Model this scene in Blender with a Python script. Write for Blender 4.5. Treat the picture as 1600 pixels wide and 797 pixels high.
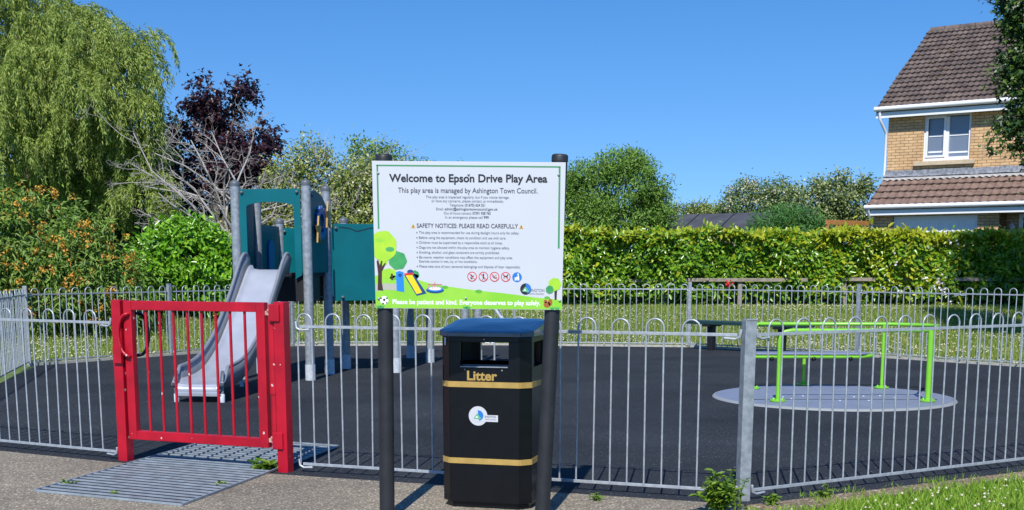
import bpy, bmesh, math, random
import numpy as np
from mathutils import Vector, Matrix
from mathutils.geometry import tessellate_polygon

random.seed(7)
rng = np.random.default_rng(7)
scene = bpy.context.scene
col = scene.collection
for o in list(bpy.data.objects):
    bpy.data.objects.remove(o)
R = math.radians
PI = math.pi

# ------------------------------------------------------------------ camera, sky, sun, exposure
EYE = 1.45            # eye height, metres
FOC = 1930.0          # focal length in photo pixels (photo is 1600 wide)
PITCH = R(9.0)        # the phone looked slightly down, the top of the frame was kept
HORIZ = 415.0
PPY = HORIZ + FOC * math.tan(PITCH)
cam_d = bpy.data.cameras.new('camera')
cam = bpy.data.objects.new('camera', cam_d)
col.objects.link(cam)
cam.location = (0, 0, EYE)
cam.rotation_euler = (R(90) - PITCH, 0, 0)
cam_d.sensor_width = 36.0
cam_d.lens = FOC / 1600 * 36
cam_d.shift_y = (PPY - 398.5) / 1600
cam_d.clip_end = 3000
scene.camera = cam

SUN_EL, SUN_AZ = R(47), R(8.5)
light_dir = Vector((math.sin(SUN_AZ) * math.cos(SUN_EL), math.cos(SUN_AZ) * math.cos(SUN_EL), -math.sin(SUN_EL)))
sun_d = bpy.data.lights.new('sun', 'SUN')
sun_d.energy = 4.9
sun_d.angle = R(0.5)
sun_d.color = (1.0, 0.955, 0.88)
sun = bpy.data.objects.new('sun', sun_d)
col.objects.link(sun)
sun.rotation_euler = light_dir.to_track_quat('-Z', 'Y').to_euler()

world = bpy.data.worlds.new('World')
scene.world = world
world.use_nodes = True
wn = world.node_tree
wn.nodes.clear()
sky = wn.nodes.new('ShaderNodeTexSky')
sky.sky_type = 'NISHITA'
sky.sun_disc = False
sky.sun_elevation = SUN_EL
sky.sun_rotation = PI + SUN_AZ
sky.air_density = 1.0
sky.dust_density = 0.0
sky.ozone_density = 1.0
# clear deep-blue summer sky: the pale band of the horizon lies below the roofs and trees
wtc = wn.nodes.new('ShaderNodeTexCoord')
wadd = wn.nodes.new('ShaderNodeVectorMath'); wadd.operation = 'ADD'
wadd.inputs[1].default_value = (0, 0, 0.15)
wnorm = wn.nodes.new('ShaderNodeVectorMath'); wnorm.operation = 'NORMALIZE'
wn.links.new(wtc.outputs['Generated'], wadd.inputs[0])
wn.links.new(wadd.outputs[0], wnorm.inputs[0])
wn.links.new(wnorm.outputs[0], sky.inputs[0])
whs = wn.nodes.new('ShaderNodeHueSaturation')
whs.inputs['Saturation'].default_value = 1.42
whs.inputs['Hue'].default_value = 0.508
bg = wn.nodes.new('ShaderNodeBackground')
bg.inputs['Strength'].default_value = 0.15
wout = wn.nodes.new('ShaderNodeOutputWorld')
wn.links.new(sky.outputs[0], whs.inputs['Color'])
wn.links.new(whs.outputs[0], bg.inputs[0])
wn.links.new(bg.outputs[0], wout.inputs[0])

scene.view_settings.view_transform = 'Standard'
scene.view_settings.look = 'None'
scene.view_settings.gamma = 1
scene.view_settings.exposure = 0.18
scene.render.engine = 'CYCLES'

# ------------------------------------------------------------------ helpers: survey points
def ray(px, py):
    xc = (px - 800) / FOC
    yc = (PPY - py) / FOC
    return (xc, math.cos(PITCH) + yc * math.sin(PITCH), -math.sin(PITCH) + yc * math.cos(PITCH))
def ground_point(px, py, z=0.0):
    r = ray(px, py)
    t = (z - EYE) / r[2]
    return Vector((r[0] * t, r[1] * t, z))
def at(px, py, d):
    r = ray(px, py)
    t = d / r[1]
    return Vector((r[0] * t, d, EYE + r[2] * t))

# ------------------------------------------------------------------ helpers: materials
def mat(name, c, rough=0.6, metal=0.0, var=0.0, vscale=8.0, bump=0.0, bscale=60.0, c2=None, spec=0.5, detail=4.0):
    m = bpy.data.materials.new(name)
    m.use_nodes = True
    nt = m.node_tree
    b = nt.nodes['Principled BSDF']
    b.inputs['Roughness'].default_value = rough
    b.inputs['Metallic'].default_value = metal
    b.inputs['Specular IOR Level'].default_value = spec
    c = tuple(c) + (1,)
    b.inputs['Base Color'].default_value = c
    if var or c2 or bump:
        tc = nt.nodes.new('ShaderNodeTexCoord')
    if var or c2:
        n = nt.nodes.new('ShaderNodeTexNoise')
        n.inputs['Scale'].default_value = vscale
        n.inputs['Detail'].default_value = detail
        nt.links.new(tc.outputs['Object'], n.inputs['Vector'])
        rp = nt.nodes.new('ShaderNodeValToRGB')
        rp.color_ramp.elements[0].position = 0.32
        rp.color_ramp.elements[1].position = 0.68
        if c2 is None:
            rp.color_ramp.elements[0].color = tuple(x * (1 - var) for x in c[:3]) + (1,)
            rp.color_ramp.elements[1].color = tuple(min(1, x * (1 + var)) for x in c[:3]) + (1,)
        else:
            rp.color_ramp.elements[0].color = c
            rp.color_ramp.elements[1].color = tuple(c2) + (1,)
        nt.links.new(n.outputs['Fac'], rp.inputs['Fac'])
        nt.links.new(rp.outputs['Color'], b.inputs['Base Color'])
    if bump:
        n2 = nt.nodes.new('ShaderNodeTexNoise')
        n2.inputs['Scale'].default_value = bscale
        n2.inputs['Detail'].default_value = 3
        nt.links.new(tc.outputs['Object'], n2.inputs['Vector'])
        bp = nt.nodes.new('ShaderNodeBump')
        bp.inputs['Strength'].default_value = bump
        bp.inputs['Distance'].default_value = 0.01
        nt.links.new(n2.outputs['Fac'], bp.inputs['Height'])
        nt.links.new(bp.outputs['Normal'], b.inputs['Normal'])
    return m

def leaf_mat(name, cols, trans=0.3, rough=0.45, spec=0.4):
    """cols: list of (r,g,b): each leaf (mesh island) takes one tone between them."""
    m = bpy.data.materials.new(name)
    m.use_nodes = True
    nt = m.node_tree
    b = nt.nodes['Principled BSDF']
    out = nt.nodes['Material Output']
    geo = nt.nodes.new('ShaderNodeNewGeometry')
    rp = nt.nodes.new('ShaderNodeValToRGB')
    els = rp.color_ramp.elements
    els[0].position = 0.0
    els[1].position = 1.0
    els[0].color = tuple(cols[0]) + (1,)
    els[1].color = tuple(cols[-1]) + (1,)
    for i, c in enumerate(cols[1:-1]):
        e = els.new((i + 1) / (len(cols) - 1))
        e.color = tuple(c) + (1,)
    nt.links.new(geo.outputs['Random Per Island'], rp.inputs['Fac'])
    nt.links.new(rp.outputs['Color'], b.inputs['Base Color'])
    b.inputs['Roughness'].default_value = rough
    b.inputs['Specular IOR Level'].default_value = spec
    tr = nt.nodes.new('ShaderNodeBsdfTranslucent')
    hs = nt.nodes.new('ShaderNodeHueSaturation')
    hs.inputs['Hue'].default_value = 0.49
    hs.inputs['Value'].default_value = 1.3
    nt.links.new(rp.outputs['Color'], hs.inputs['Color'])
    nt.links.new(hs.outputs['Color'], tr.inputs['Color'])
    mx = nt.nodes.new('ShaderNodeMixShader')
    mx.inputs[0].default_value = trans
    nt.links.new(b.outputs[0], mx.inputs[1])
    nt.links.new(tr.outputs[0], mx.inputs[2])
    nt.links.new(mx.outputs[0], out.inputs[0])
    return m

def speckle_mat(name, dark, light, fleck, scale, flecks, rough=0.9, patch=None, bump=0.5, patch_scale=0.35):
    """Granular surface: stones of two tones, sparse pale flecks, broad stains."""
    m = bpy.data.materials.new(name)
    m.use_nodes = True
    nt = m.node_tree
    b = nt.nodes['Principled BSDF']
    b.inputs['Roughness'].default_value = rough
    b.inputs['Specular IOR Level'].default_value = 0.2
    tc = nt.nodes.new('ShaderNodeTexCoord')
    v = nt.nodes.new('ShaderNodeTexVoronoi')
    v.inputs['Scale'].default_value = scale
    nt.links.new(tc.outputs['Object'], v.inputs['Vector'])
    sep = nt.nodes.new('ShaderNodeSeparateColor')
    nt.links.new(v.outputs['Color'], sep.inputs[0])
    mix = nt.nodes.new('ShaderNodeMix'); mix.data_type = 'RGBA'
    mix.inputs[6].default_value = tuple(dark) + (1,)
    mix.inputs[7].default_value = tuple(light) + (1,)
    nt.links.new(sep.outputs[0], mix.inputs[0])
    gt = nt.nodes.new('ShaderNodeMath'); gt.operation = 'GREATER_THAN'
    gt.inputs[1].default_value = 1 - flecks
    nt.links.new(sep.outputs[1], gt.inputs[0])
    mix2 = nt.nodes.new('ShaderNodeMix'); mix2.data_type = 'RGBA'
    mix2.inputs[7].default_value = tuple(fleck) + (1,)
    nt.links.new(gt.outputs[0], mix2.inputs[0])
    nt.links.new(mix.outputs[2], mix2.inputs[6])
    last = mix2.outputs[2]
    n = nt.nodes.new('ShaderNodeTexNoise')
    n.inputs['Scale'].default_value = patch_scale
    n.inputs['Detail'].default_value = 7
    n.inputs['Roughness'].default_value = 0.62
    nt.links.new(tc.outputs['Object'], n.inputs['Vector'])
    rp = nt.nodes.new('ShaderNodeValToRGB')
    rp.color_ramp.elements[0].position = 0.36
    rp.color_ramp.elements[1].position = 0.66
    p = patch or ((0.78, 0.78, 0.78), (1.18, 1.16, 1.12))
    rp.color_ramp.elements[0].color = tuple(p[0]) + (1,)
    rp.color_ramp.elements[1].color = tuple(p[1]) + (1,)
    nt.links.new(n.outputs['Fac'], rp.inputs['Fac'])
    mul = nt.nodes.new('ShaderNodeMix'); mul.data_type = 'RGBA'; mul.blend_type = 'MULTIPLY'
    mul.inputs[0].default_value = 1
    nt.links.new(last, mul.inputs[6])
    nt.links.new(rp.outputs['Color'], mul.inputs[7])
    nt.links.new(mul.outputs[2], b.inputs['Base Color'])
    bp = nt.nodes.new('ShaderNodeBump')
    bp.inputs['Strength'].default_value = bump
    bp.inputs['Distance'].default_value = 0.004
    nt.links.new(v.outputs['Distance'], bp.inputs['Height'])
    nt.links.new(bp.outputs['Normal'], b.inputs['Normal'])
    return m

def brick_mat(name):
    m = bpy.data.materials.new(name)
    m.use_nodes = True
    nt = m.node_tree
    b = nt.nodes['Principled BSDF']
    b.inputs['Roughness'].default_value = 0.9
    tc = nt.nodes.new('ShaderNodeTexCoord')
    sp = nt.nodes.new('ShaderNodeSeparateXYZ')
    nt.links.new(tc.outputs['Object'], sp.inputs[0])
    ad = nt.nodes.new('ShaderNodeMath'); ad.operation = 'ADD'
    nt.links.new(sp.outputs[0], ad.inputs[0]); nt.links.new(sp.outputs[1], ad.inputs[1])
    cb = nt.nodes.new('ShaderNodeCombineXYZ')
    nt.links.new(ad.outputs[0], cb.inputs[0]); nt.links.new(sp.outputs[2], cb.inputs[1])
    br = nt.nodes.new('ShaderNodeTexBrick')
    br.inputs['Scale'].default_value = 1.0
    br.inputs['Brick Width'].default_value = 0.225
    br.inputs['Row Height'].default_value = 0.075
    br.inputs['Mortar Size'].default_value = 0.009
    br.inputs['Mortar Smooth'].default_value = 0.2
    br.inputs['Color1'].default_value = (0.70, 0.46, 0.25, 1)
    br.inputs['Color2'].default_value = (0.58, 0.37, 0.19, 1)
    br.inputs['Mortar'].default_value = (0.27, 0.19, 0.11, 1)
    nt.links.new(cb.outputs[0], br.inputs['Vector'])
    n = nt.nodes.new('ShaderNodeTexNoise'); n.inputs['Scale'].default_value = 2.2; n.inputs['Detail'].default_value = 6
    nt.links.new(tc.outputs['Object'], n.inputs['Vector'])
    rp = nt.nodes.new('ShaderNodeValToRGB')
    rp.color_ramp.elements[0].position = 0.3; rp.color_ramp.elements[1].position = 0.7
    rp.color_ramp.elements[0].color = (0.8, 0.78, 0.76, 1); rp.color_ramp.elements[1].color = (1.1, 1.1, 1.08, 1)
    nt.links.new(n.outputs['Fac'], rp.inputs['Fac'])
    mul = nt.nodes.new('ShaderNodeMix'); mul.data_type = 'RGBA'; mul.blend_type = 'MULTIPLY'; mul.inputs[0].default_value = 1
    nt.links.new(br.outputs['Color'], mul.inputs[6]); nt.links.new(rp.outputs['Color'], mul.inputs[7])
    nt.links.new(mul.outputs[2], b.inputs['Base Color'])
    bp = nt.nodes.new('ShaderNodeBump'); bp.inputs['Strength'].default_value = 0.6; bp.inputs['Distance'].default_value = 0.008
    bp.invert = True
    nt.links.new(br.outputs['Fac'], bp.inputs['Height'])
    nt.links.new(bp.outputs['Normal'], b.inputs['Normal'])
    return m

# ------------------------------------------------------------------ helpers: meshes
class MB:
    """collects simple solids, builds ONE mesh object"""
    def __init__(self):
        self.v = []; self.f = []; self.mi = []; self.sm = []
    def add(self, vs, fs, mi=0, smooth=False):
        b = len(self.v)
        self.v += [tuple(p) for p in vs]
        for f in fs:
            self.f.append([i + b for i in f]); self.mi.append(mi); self.sm.append(smooth)
        return self
    def box(self, c, s, rz=0.0, mi=0, M=None):
        hx, hy, hz = s[0] / 2, s[1] / 2, s[2] / 2
        vs = [(-hx, -hy, -hz), (hx, -hy, -hz), (hx, hy, -hz), (-hx, hy, -hz), (-hx, -hy, hz), (hx, -hy, hz), (hx, hy, hz), (-hx, hy, hz)]
        m = Matrix.Translation(Vector(c)) @ (M if M is not None else Matrix.Rotation(rz, 4, 'Z'))
        vs = [m @ Vector(p) for p in vs]
        return self.add(vs, [(0, 3, 2, 1), (4, 5, 6, 7), (0, 1, 5, 4), (1, 2, 6, 5), (2, 3, 7, 6), (3, 0, 4, 7)], mi)
    def beam(self, p0, p1, w, h, up=(0, 0, 1), mi=0):
        """bar of section w (sideways) x h (along up) from p0 to p1"""
        p0 = Vector(p0); p1 = Vector(p1)
        d = (p1 - p0); L = d.length; d.normalize()
        up = Vector(up)
        s = d.cross(up)
        if s.length < 1e-5: s = d.cross(Vector((0, 1, 0)))
        s.normalize(); u = s.cross(d).normalized()
        vs = []
        for p in (p0, p1):
            for a, b in ((-1, -1), (1, -1), (1, 1), (-1, 1)):
                vs.append(p + s * (a * w / 2) + u * (b * h / 2))
        return self.add(vs, [(0, 3, 2, 1), (4, 5, 6, 7), (0, 1, 5, 4), (1, 2, 6, 5), (2, 3, 7, 6), (3, 0, 4, 7)][::1], mi)
    def tube(self, pts, r, n=10, mi=0, caps=True, smooth=True):
        pts = [Vector(p) for p in pts]
        rs = r if isinstance(r, (list, tuple)) else [r] * len(pts)
        vs = []; fs = []
        prev = None
        for i, p in enumerate(pts):
            if i == 0: t = pts[1] - p
            elif i == len(pts) - 1: t = p - pts[i - 1]
            else: t = (pts[i + 1] - p).normalized() + (p - pts[i - 1]).normalized()
            t.normalize()
            if prev is None:
                a = t.cross(Vector((0, 0, 1)))
                if a.length < 1e-3: a = t.cross(Vector((0, 1, 0)))
            else:
                a = prev - t * prev.dot(t)
            a.normalize(); prev = a
            b = t.cross(a)
            for k in range(n):
                q = 2 * PI * k / n
                vs.append(p + (a * math.cos(q) + b * math.sin(q)) * rs[i])
        for i in range(len(pts) - 1):
            for k in range(n):
                k2 = (k + 1) % n
                fs.append((i * n + k, (i + 1) * n + k, (i + 1) * n + k2, i * n + k2))
        self.add(vs, fs, mi, smooth)
        if caps:
            self.add(vs[:n], [tuple(range(n))], mi)
            self.add(vs[-n:], [tuple(reversed(range(n)))], mi)
        return self
    def lathe(self, c, prof, n=24, mi=0, smooth=True):
        c = Vector(c); vs = []; fs = []
        for r, z in prof:
            for k in range(n):
                q = 2 * PI * k / n
                vs.append(c + Vector((r * math.cos(q), r * math.sin(q), z)))
        for i in range(len(prof) - 1):
            for k in range(n):
                k2 = (k + 1) % n
                fs.append((i * n + k, i * n + k2, (i + 1) * n + k2, (i + 1) * n + k))
        return self.add(vs, fs, mi, smooth)
    def prism(self, loops, fn, t0, t1, mi=0, sides=True):
        """loops: outer outline (list of 2D) and holes; fn(a,b,t)->world; solid between t0 and t1"""
        vl = [[Vector((p[0], p[1], 0)) for p in lp] for lp in loops]
        tri = tessellate_polygon(vl)
        flat = [p for lp in loops for p in lp]
        n = len(flat)
        vs = [fn(p[0], p[1], t0) for p in flat] + [fn(p[0], p[1], t1) for p in flat]
        fs = []
        for t in tri:
            a, b, c = t
            fs.append((a, b, c)); fs.append((c + n, b + n, a + n))
        if sides:
            base = 0
            for lp in loops:
                k = len(lp)
                for i in range(k):
                    j = (i + 1) % k
                    fs.append((base + i, base + j, base + j + n, base + i + n))
                base += k
        return self.add(vs, fs, mi)
    def ball(self, c, r, mi=0, n=8, m=6, sq=1.0):
        prof = [(max(1e-4, r * math.sin(PI * i / m)), -r * sq * math.cos(PI * i / m)) for i in range(m + 1)]
        return self.lathe(c, prof, n, mi)
    def build(self, name, mats, parent=None, bevel=0.0, fix=True, seg=2):
        me = bpy.data.meshes.new(name)
        me.from_pydata([tuple(p) for p in self.v], [], self.f)
        ml = mats if isinstance(mats, (list, tuple)) else [mats]
        for m in ml: me.materials.append(m)
        me.polygons.foreach_set('material_index', self.mi)
        me.polygons.foreach_set('use_smooth', self.sm)
        if fix or bevel:
            bm = bmesh.new(); bm.from_mesh(me)
            if bevel:
                bmesh.ops.remove_doubles(bm, verts=bm.verts, dist=1e-5)
                bmesh.ops.recalc_face_normals(bm, faces=bm.faces)
                es = [e for e in bm.edges if len(e.link_faces) == 2 and e.calc_face_angle(0) > R(40)]
                bmesh.ops.bevel(bm, geom=es, offset=bevel, segments=seg, affect='EDGES', clamp_overlap=True, profile=0.6)
            else:
                bmesh.ops.recalc_face_normals(bm, faces=bm.faces)
            bm.to_mesh(me); bm.free()
        me.update()
        o = bpy.data.objects.new(name, me)
        col.objects.link(o)
        if parent is not None:
            o.parent = parent
            pl = Vector(parent.location)
            if parent.type != 'EMPTY' and parent.parent is not None:
                pl = Vector((0, 0, 0))
            if parent.get('_world'):
                o.matrix_parent_inverse = Matrix.Translation(-Vector(parent['_world']))
        return o

def raw_mesh(name, v, f, mats, mi=None, parent=None, smooth=False):
    """v (N,3) array, f (M,k) array of equal-size faces"""
    me = bpy.data.meshes.new(name)
    N = len(v); M, k = f.shape
    me.vertices.add(N); me.vertices.foreach_set('co', np.asarray(v, dtype=np.float32).ravel())
    me.loops.add(M * k); me.loops.foreach_set('vertex_index', np.asarray(f, dtype=np.int32).ravel())
    me.polygons.add(M)
    me.polygons.foreach_set('loop_start', np.arange(M, dtype=np.int32) * k)
    me.polygons.foreach_set('loop_total', np.full(M, k, dtype=np.int32))
    ml = mats if isinstance(mats, (list, tuple)) else [mats]
    for m in ml: me.materials.append(m)
    if mi is not None: me.polygons.foreach_set('material_index', np.asarray(mi, dtype=np.int32))
    if smooth: me.polygons.foreach_set('use_smooth', np.ones(M, dtype=bool))
    me.update(calc_edges=True)
    me.validate()
    o = bpy.data.objects.new(name, me)
    col.objects.link(o)
    if parent is not None:
        o.parent = parent
        if parent.get('_world'):
            o.matrix_parent_inverse = Matrix.Translation(-Vector(parent['_world']))
    return o

def thing(name, loc, label, cat, group=None, rz=0.0, local=False):
    """an Empty at the base of a thing; parts built in world coordinates unless local"""
    o = bpy.data.objects.new(name, None)
    col.objects.link(o)
    o.location = loc
    o.rotation_euler = (0, 0, rz)
    o.empty_display_size = 0.2
    o['label'] = label; o['category'] = cat
    if group: o['group'] = group
    if not local: o['_world'] = list(loc)
    return o
def tag(o, label, cat, group=None, kind=None):
    o['label'] = label; o['category'] = cat
    if group: o['group'] = group
    if kind: o['kind'] = kind
    return o
def structure(o):
    o['kind'] = 'structure'
    return o
def sub(mb, name, m, part, bevel=0.0, **kw):
    """a sub-part under a part; shares the part's frame"""
    o = mb.build(name, m, None, bevel=bevel, **kw)
    o.parent = part
    return o

# ------------------------------------------------------------------ materials
M = {}
M['galv'] = mat('galvanised_steel', (0.33, 0.365, 0.395), 0.42, 0.3, c2=(0.47, 0.505, 0.535), vscale=30)
M['galv_post'] = mat('galvanised_post', (0.22, 0.25, 0.275), 0.5, 0.25, c2=(0.36, 0.39, 0.42), vscale=22, bump=0.15, bscale=40)
M['sleeve'] = mat('white_sleeve', (0.50, 0.54, 0.58), 0.5, 0.0, var=0.12, vscale=30)
M['cap'] = mat('dark_cap', (0.10, 0.115, 0.13), 0.45, var=0.1)
M['red'] = mat('red_paint', (0.42, 0.004, 0.018), 0.38, 0.0, var=0.18, vscale=6, bump=0.05, bscale=90)
def chip_paint(m, chip, scale, size, share):
    nt = m.node_tree; b = nt.nodes['Principled BSDF']
    src = b.inputs['Base Color'].links[0].from_socket
    tc = nt.nodes.new('ShaderNodeTexCoord')
    v = nt.nodes.new('ShaderNodeTexVoronoi'); v.inputs['Scale'].default_value = scale
    n = nt.nodes.new('ShaderNodeTexNoise'); n.inputs['Scale'].default_value = scale * 4
    nt.links.new(tc.outputs['Object'], n.inputs['Vector'])
    mv = nt.nodes.new('ShaderNodeVectorMath'); mv.operation = 'MULTIPLY_ADD'
    mv.inputs[1].default_value = (0.02, 0.02, 0.02)
    nt.links.new(n.outputs['Color'], mv.inputs[0]); nt.links.new(tc.outputs['Object'], mv.inputs[2])
    nt.links.new(mv.outputs[0], v.inputs['Vector'])
    lt = nt.nodes.new('ShaderNodeMath'); lt.operation = 'LESS_THAN'; lt.inputs[1].default_value = size
    nt.links.new(v.outputs['Distance'], lt.inputs[0])
    sp = nt.nodes.new('ShaderNodeSeparateColor'); nt.links.new(v.outputs['Color'], sp.inputs[0])
    gt = nt.nodes.new('ShaderNodeMath'); gt.operation = 'GREATER_THAN'; gt.inputs[1].default_value = 1 - share
    nt.links.new(sp.outputs[0], gt.inputs[0])
    mu = nt.nodes.new('ShaderNodeMath'); mu.operation = 'MULTIPLY'
    nt.links.new(lt.outputs[0], mu.inputs[0]); nt.links.new(gt.outputs[0], mu.inputs[1])
    mx = nt.nodes.new('ShaderNodeMix'); mx.data_type = 'RGBA'
    nt.links.new(mu.outputs[0], mx.inputs[0]); nt.links.new(src, mx.inputs[6]); mx.inputs[7].default_value = tuple(chip) + (1,)
    nt.links.new(mx.outputs[2], b.inputs['Base Color'])
chip_paint(M['red'], (0.62, 0.50, 0.46), 11, 0.10, 0.75)
M['chip'] = mat('chipped_primer', (0.72, 0.58, 0.52), 0.7)
M['rust'] = mat('worn_hinge', (0.36, 0.16, 0.12), 0.7, 0.2, c2=(0.6, 0.45, 0.38), vscale=60)
M['teal'] = mat('teal_board', (0.0, 0.118, 0.142), 0.45, var=0.08, vscale=3, spec=0.3)
M['teal_dark'] = mat('teal_groove', (0.0, 0.025, 0.04), 0.5)
M['black_board'] = mat('black_board', (0.008, 0.009, 0.012), 0.55)
M['blue_board'] = mat('blue_board', (0.02, 0.13, 0.42), 0.4, var=0.06)
M['yellow_board'] = mat('yellow_board', (0.42, 0.27, 0.07), 0.5, var=0.06)
M['slide'] = mat('slide_steel', (0.50, 0.52, 0.57), 0.36, 0.45, var=0.08, vscale=4)
M['slide_side'] = mat('slide_side', (0.24, 0.26, 0.29), 0.45, 0.25, var=0.08, vscale=6)
M['black_plastic'] = mat('black_plastic', (0.004, 0.0045, 0.006), 0.3, var=0.2, vscale=14, bump=0.06, bscale=200, spec=0.35)
M['lid_plastic'] = mat('lid_plastic', (0.045, 0.10, 0.19), 0.14, var=0.2, vscale=9, bump=0.06, bscale=12, spec=1.0)  # blue of the reflected sky is put into the base colour
M['post_plastic'] = mat('post_plastic', (0.018, 0.019, 0.022), 0.5, var=0.25, vscale=9, bump=0.1, bscale=80)
M['gold'] = mat('gold_band', (0.47, 0.31, 0.085), 0.45, 0.15, var=0.1, vscale=20)
M['inside'] = mat('bin_liner', (0.10, 0.12, 0.15), 0.5, 0.4)
M['white_print'] = mat('white_print', (0.55, 0.57, 0.60), 0.4, var=0.012, vscale=3)
M['edge'] = mat('panel_edge', (0.7, 0.75, 0.72), 0.5)
M['ink'] = mat('ink_black', (0.012, 0.013, 0.022), 0.5)
M['ink_soft'] = mat('ink_grey', (0.05, 0.055, 0.085), 0.5)
M['ink_pale'] = mat('ink_pale', (0.10, 0.12, 0.19), 0.5)
M['ink_mid'] = mat('ink_mid', (0.05, 0.06, 0.11), 0.5)
M['border_green'] = mat('border_green', (0.045, 0.25, 0.10), 0.5)
M['grass_print'] = mat('grass_print', (0.22, 0.56, 0.025), 0.5, c2=(0.30, 0.62, 0.05), vscale=5)
M['grass_print_dark'] = mat('grass_print_dark', (0.10, 0.40, 0.03), 0.5)
M['crown_print'] = mat('crown_print', (0.29, 0.60, 0.03), 0.5, c2=(0.42, 0.66, 0.03), vscale=18)
M['crown_dark_print'] = mat('crown_dark_print', (0.03, 0.27, 0.08), 0.5, c2=(0.06, 0.36, 0.1), vscale=18)
M['trunk_print'] = mat('trunk_print', (0.045, 0.018, 0.012), 0.5)
M['blue_print'] = mat('blue_print', (0.01, 0.22, 0.75), 0.5)
M['navy_print'] = mat('navy_print', (0.006, 0.05, 0.2), 0.5)
M['yellow_print'] = mat('yellow_print', (0.76, 0.60, 0.005), 0.5)
M['red_print'] = mat('red_print', (0.62, 0.02, 0.03), 0.5)
M['pink_print'] = mat('pink_print', (0.70, 0.25, 0.28), 0.5)
M['path_print'] = mat('path_print', (0.42, 0.42, 0.34), 0.5)
M['amber_print'] = mat('amber_print', (0.62, 0.33, 0.01), 0.5)
M['brown_print'] = mat('brown_print', (0.34, 0.11, 0.025), 0.5)
M['white_ink'] = mat('white_ink', (0.86, 0.88, 0.86), 0.5)
M['logo_blue'] = mat('logo_blue', (0.02, 0.17, 0.55), 0.5)
M['logo_green'] = mat('logo_green', (0.12, 0.42, 0.20), 0.5)
M['lime'] = mat('lime_paint', (0.20, 0.55, 0.035), 0.3, var=0.06)
M['disc'] = mat('grey_disc', (0.21, 0.24, 0.32), 0.5, 0.1, var=0.08, vscale=5)
M['disc_rim'] = mat('disc_rim', (0.32, 0.34, 0.34), 0.5, 0.2)
M['bench'] = mat('bench_green', (0.012, 0.042, 0.04), 0.5, var=0.15)
M['grate'] = mat('grate_steel', (0.31, 0.36, 0.40), 0.5, 0.25, var=0.22, vscale=10)
M['dark_fill'] = mat('dark_fill_black', (0.008, 0.01, 0.014), 0.9)  # near-black standing for shade below the grate; also colours the disc joint
M['timber'] = mat('weathered_timber', (0.20, 0.165, 0.13), 0.9, c2=(0.33, 0.285, 0.23), vscale=14, bump=0.3)
M['orange_timber'] = mat('orange_timber', (0.50, 0.24, 0.07), 0.8, c2=(0.38, 0.17, 0.05), vscale=9)
M['red_timber'] = mat('red_timber', (0.36, 0.12, 0.05), 0.8, c2=(0.27, 0.09, 0.04), vscale=9)
M['twig_shade'] = mat('hedge_twig_shade', (0.035, 0.028, 0.018), 0.95, c2=(0.06, 0.05, 0.03), vscale=30, bump=0.5, bscale=50)
M['bark'] = mat('bark', (0.10, 0.075, 0.055), 0.95, c2=(0.17, 0.14, 0.11), vscale=16, bump=0.5, bscale=30)
M['pale_bark'] = mat('pale_bark', (0.36, 0.33, 0.30), 0.9, c2=(0.50, 0.47, 0.44), vscale=12)
M['bare_bark'] = mat('grey_bark', (0.30, 0.27, 0.25), 0.9, c2=(0.44, 0.41, 0.38), vscale=12)
M['brick'] = brick_mat('buff_brick')
M['tile'] = mat('roof_tile', (0.075, 0.055, 0.05), 0.85, c2=(0.17, 0.128, 0.108), vscale=3, bump=0.3, bscale=60, detail=8)
M['tile_warm'] = mat('roof_tile_warm', (0.15, 0.095, 0.075), 0.85, c2=(0.24, 0.165, 0.13), vscale=6, bump=0.3, bscale=60, detail=8)
M['moss'] = mat('orange_lichen', (0.30, 0.13, 0.05), 0.9, c2=(0.10, 0.10, 0.04), vscale=5)
M['upvc'] = mat('white_upvc', (0.78, 0.80, 0.83), 0.35)
M['lead'] = mat('lead_flashing', (0.12, 0.135, 0.16), 0.6, 0.1, c2=(0.30, 0.32, 0.36), vscale=14, bump=0.6, bscale=25)
M['mortar'] = mat('pale_mortar', (0.38, 0.37, 0.36), 0.9, var=0.15, vscale=20)
M['stone_sill'] = mat('stone_sill', (0.52, 0.43, 0.30), 0.85, var=0.1)
M['door_white'] = mat('garage_white', (0.80, 0.82, 0.85), 0.5)
M['dark_door'] = mat('dark_door', (0.012, 0.013, 0.014), 0.3)
M['felt'] = mat('roof_felt', (0.055, 0.06, 0.075), 0.9, var=0.25, vscale=2.5, bump=0.3, bscale=120)
M['felt_seam'] = mat('felt_seam', (0.02, 0.022, 0.028), 0.8)
M['concrete'] = mat('edging_concrete', (0.33, 0.31, 0.28), 0.95, c2=(0.46, 0.44, 0.40), vscale=14, bump=0.3)
M['lantern_glass'] = mat('lantern_glass', (0.6, 0.62, 0.62), 0.2)

gm = bpy.data.materials.new('window_glass'); gm.use_nodes = True
gb = gm.node_tree.nodes['Principled BSDF']
gb.inputs['Base Color'].default_value = (0.16, 0.20, 0.27, 1); gb.inputs['Roughness'].default_value = 0.06
gb.inputs['Specular IOR Level'].default_value = 0.7
M['glass'] = gm
M['blind'] = mat('window_blind', (0.42, 0.46, 0.52), 0.6)

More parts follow.
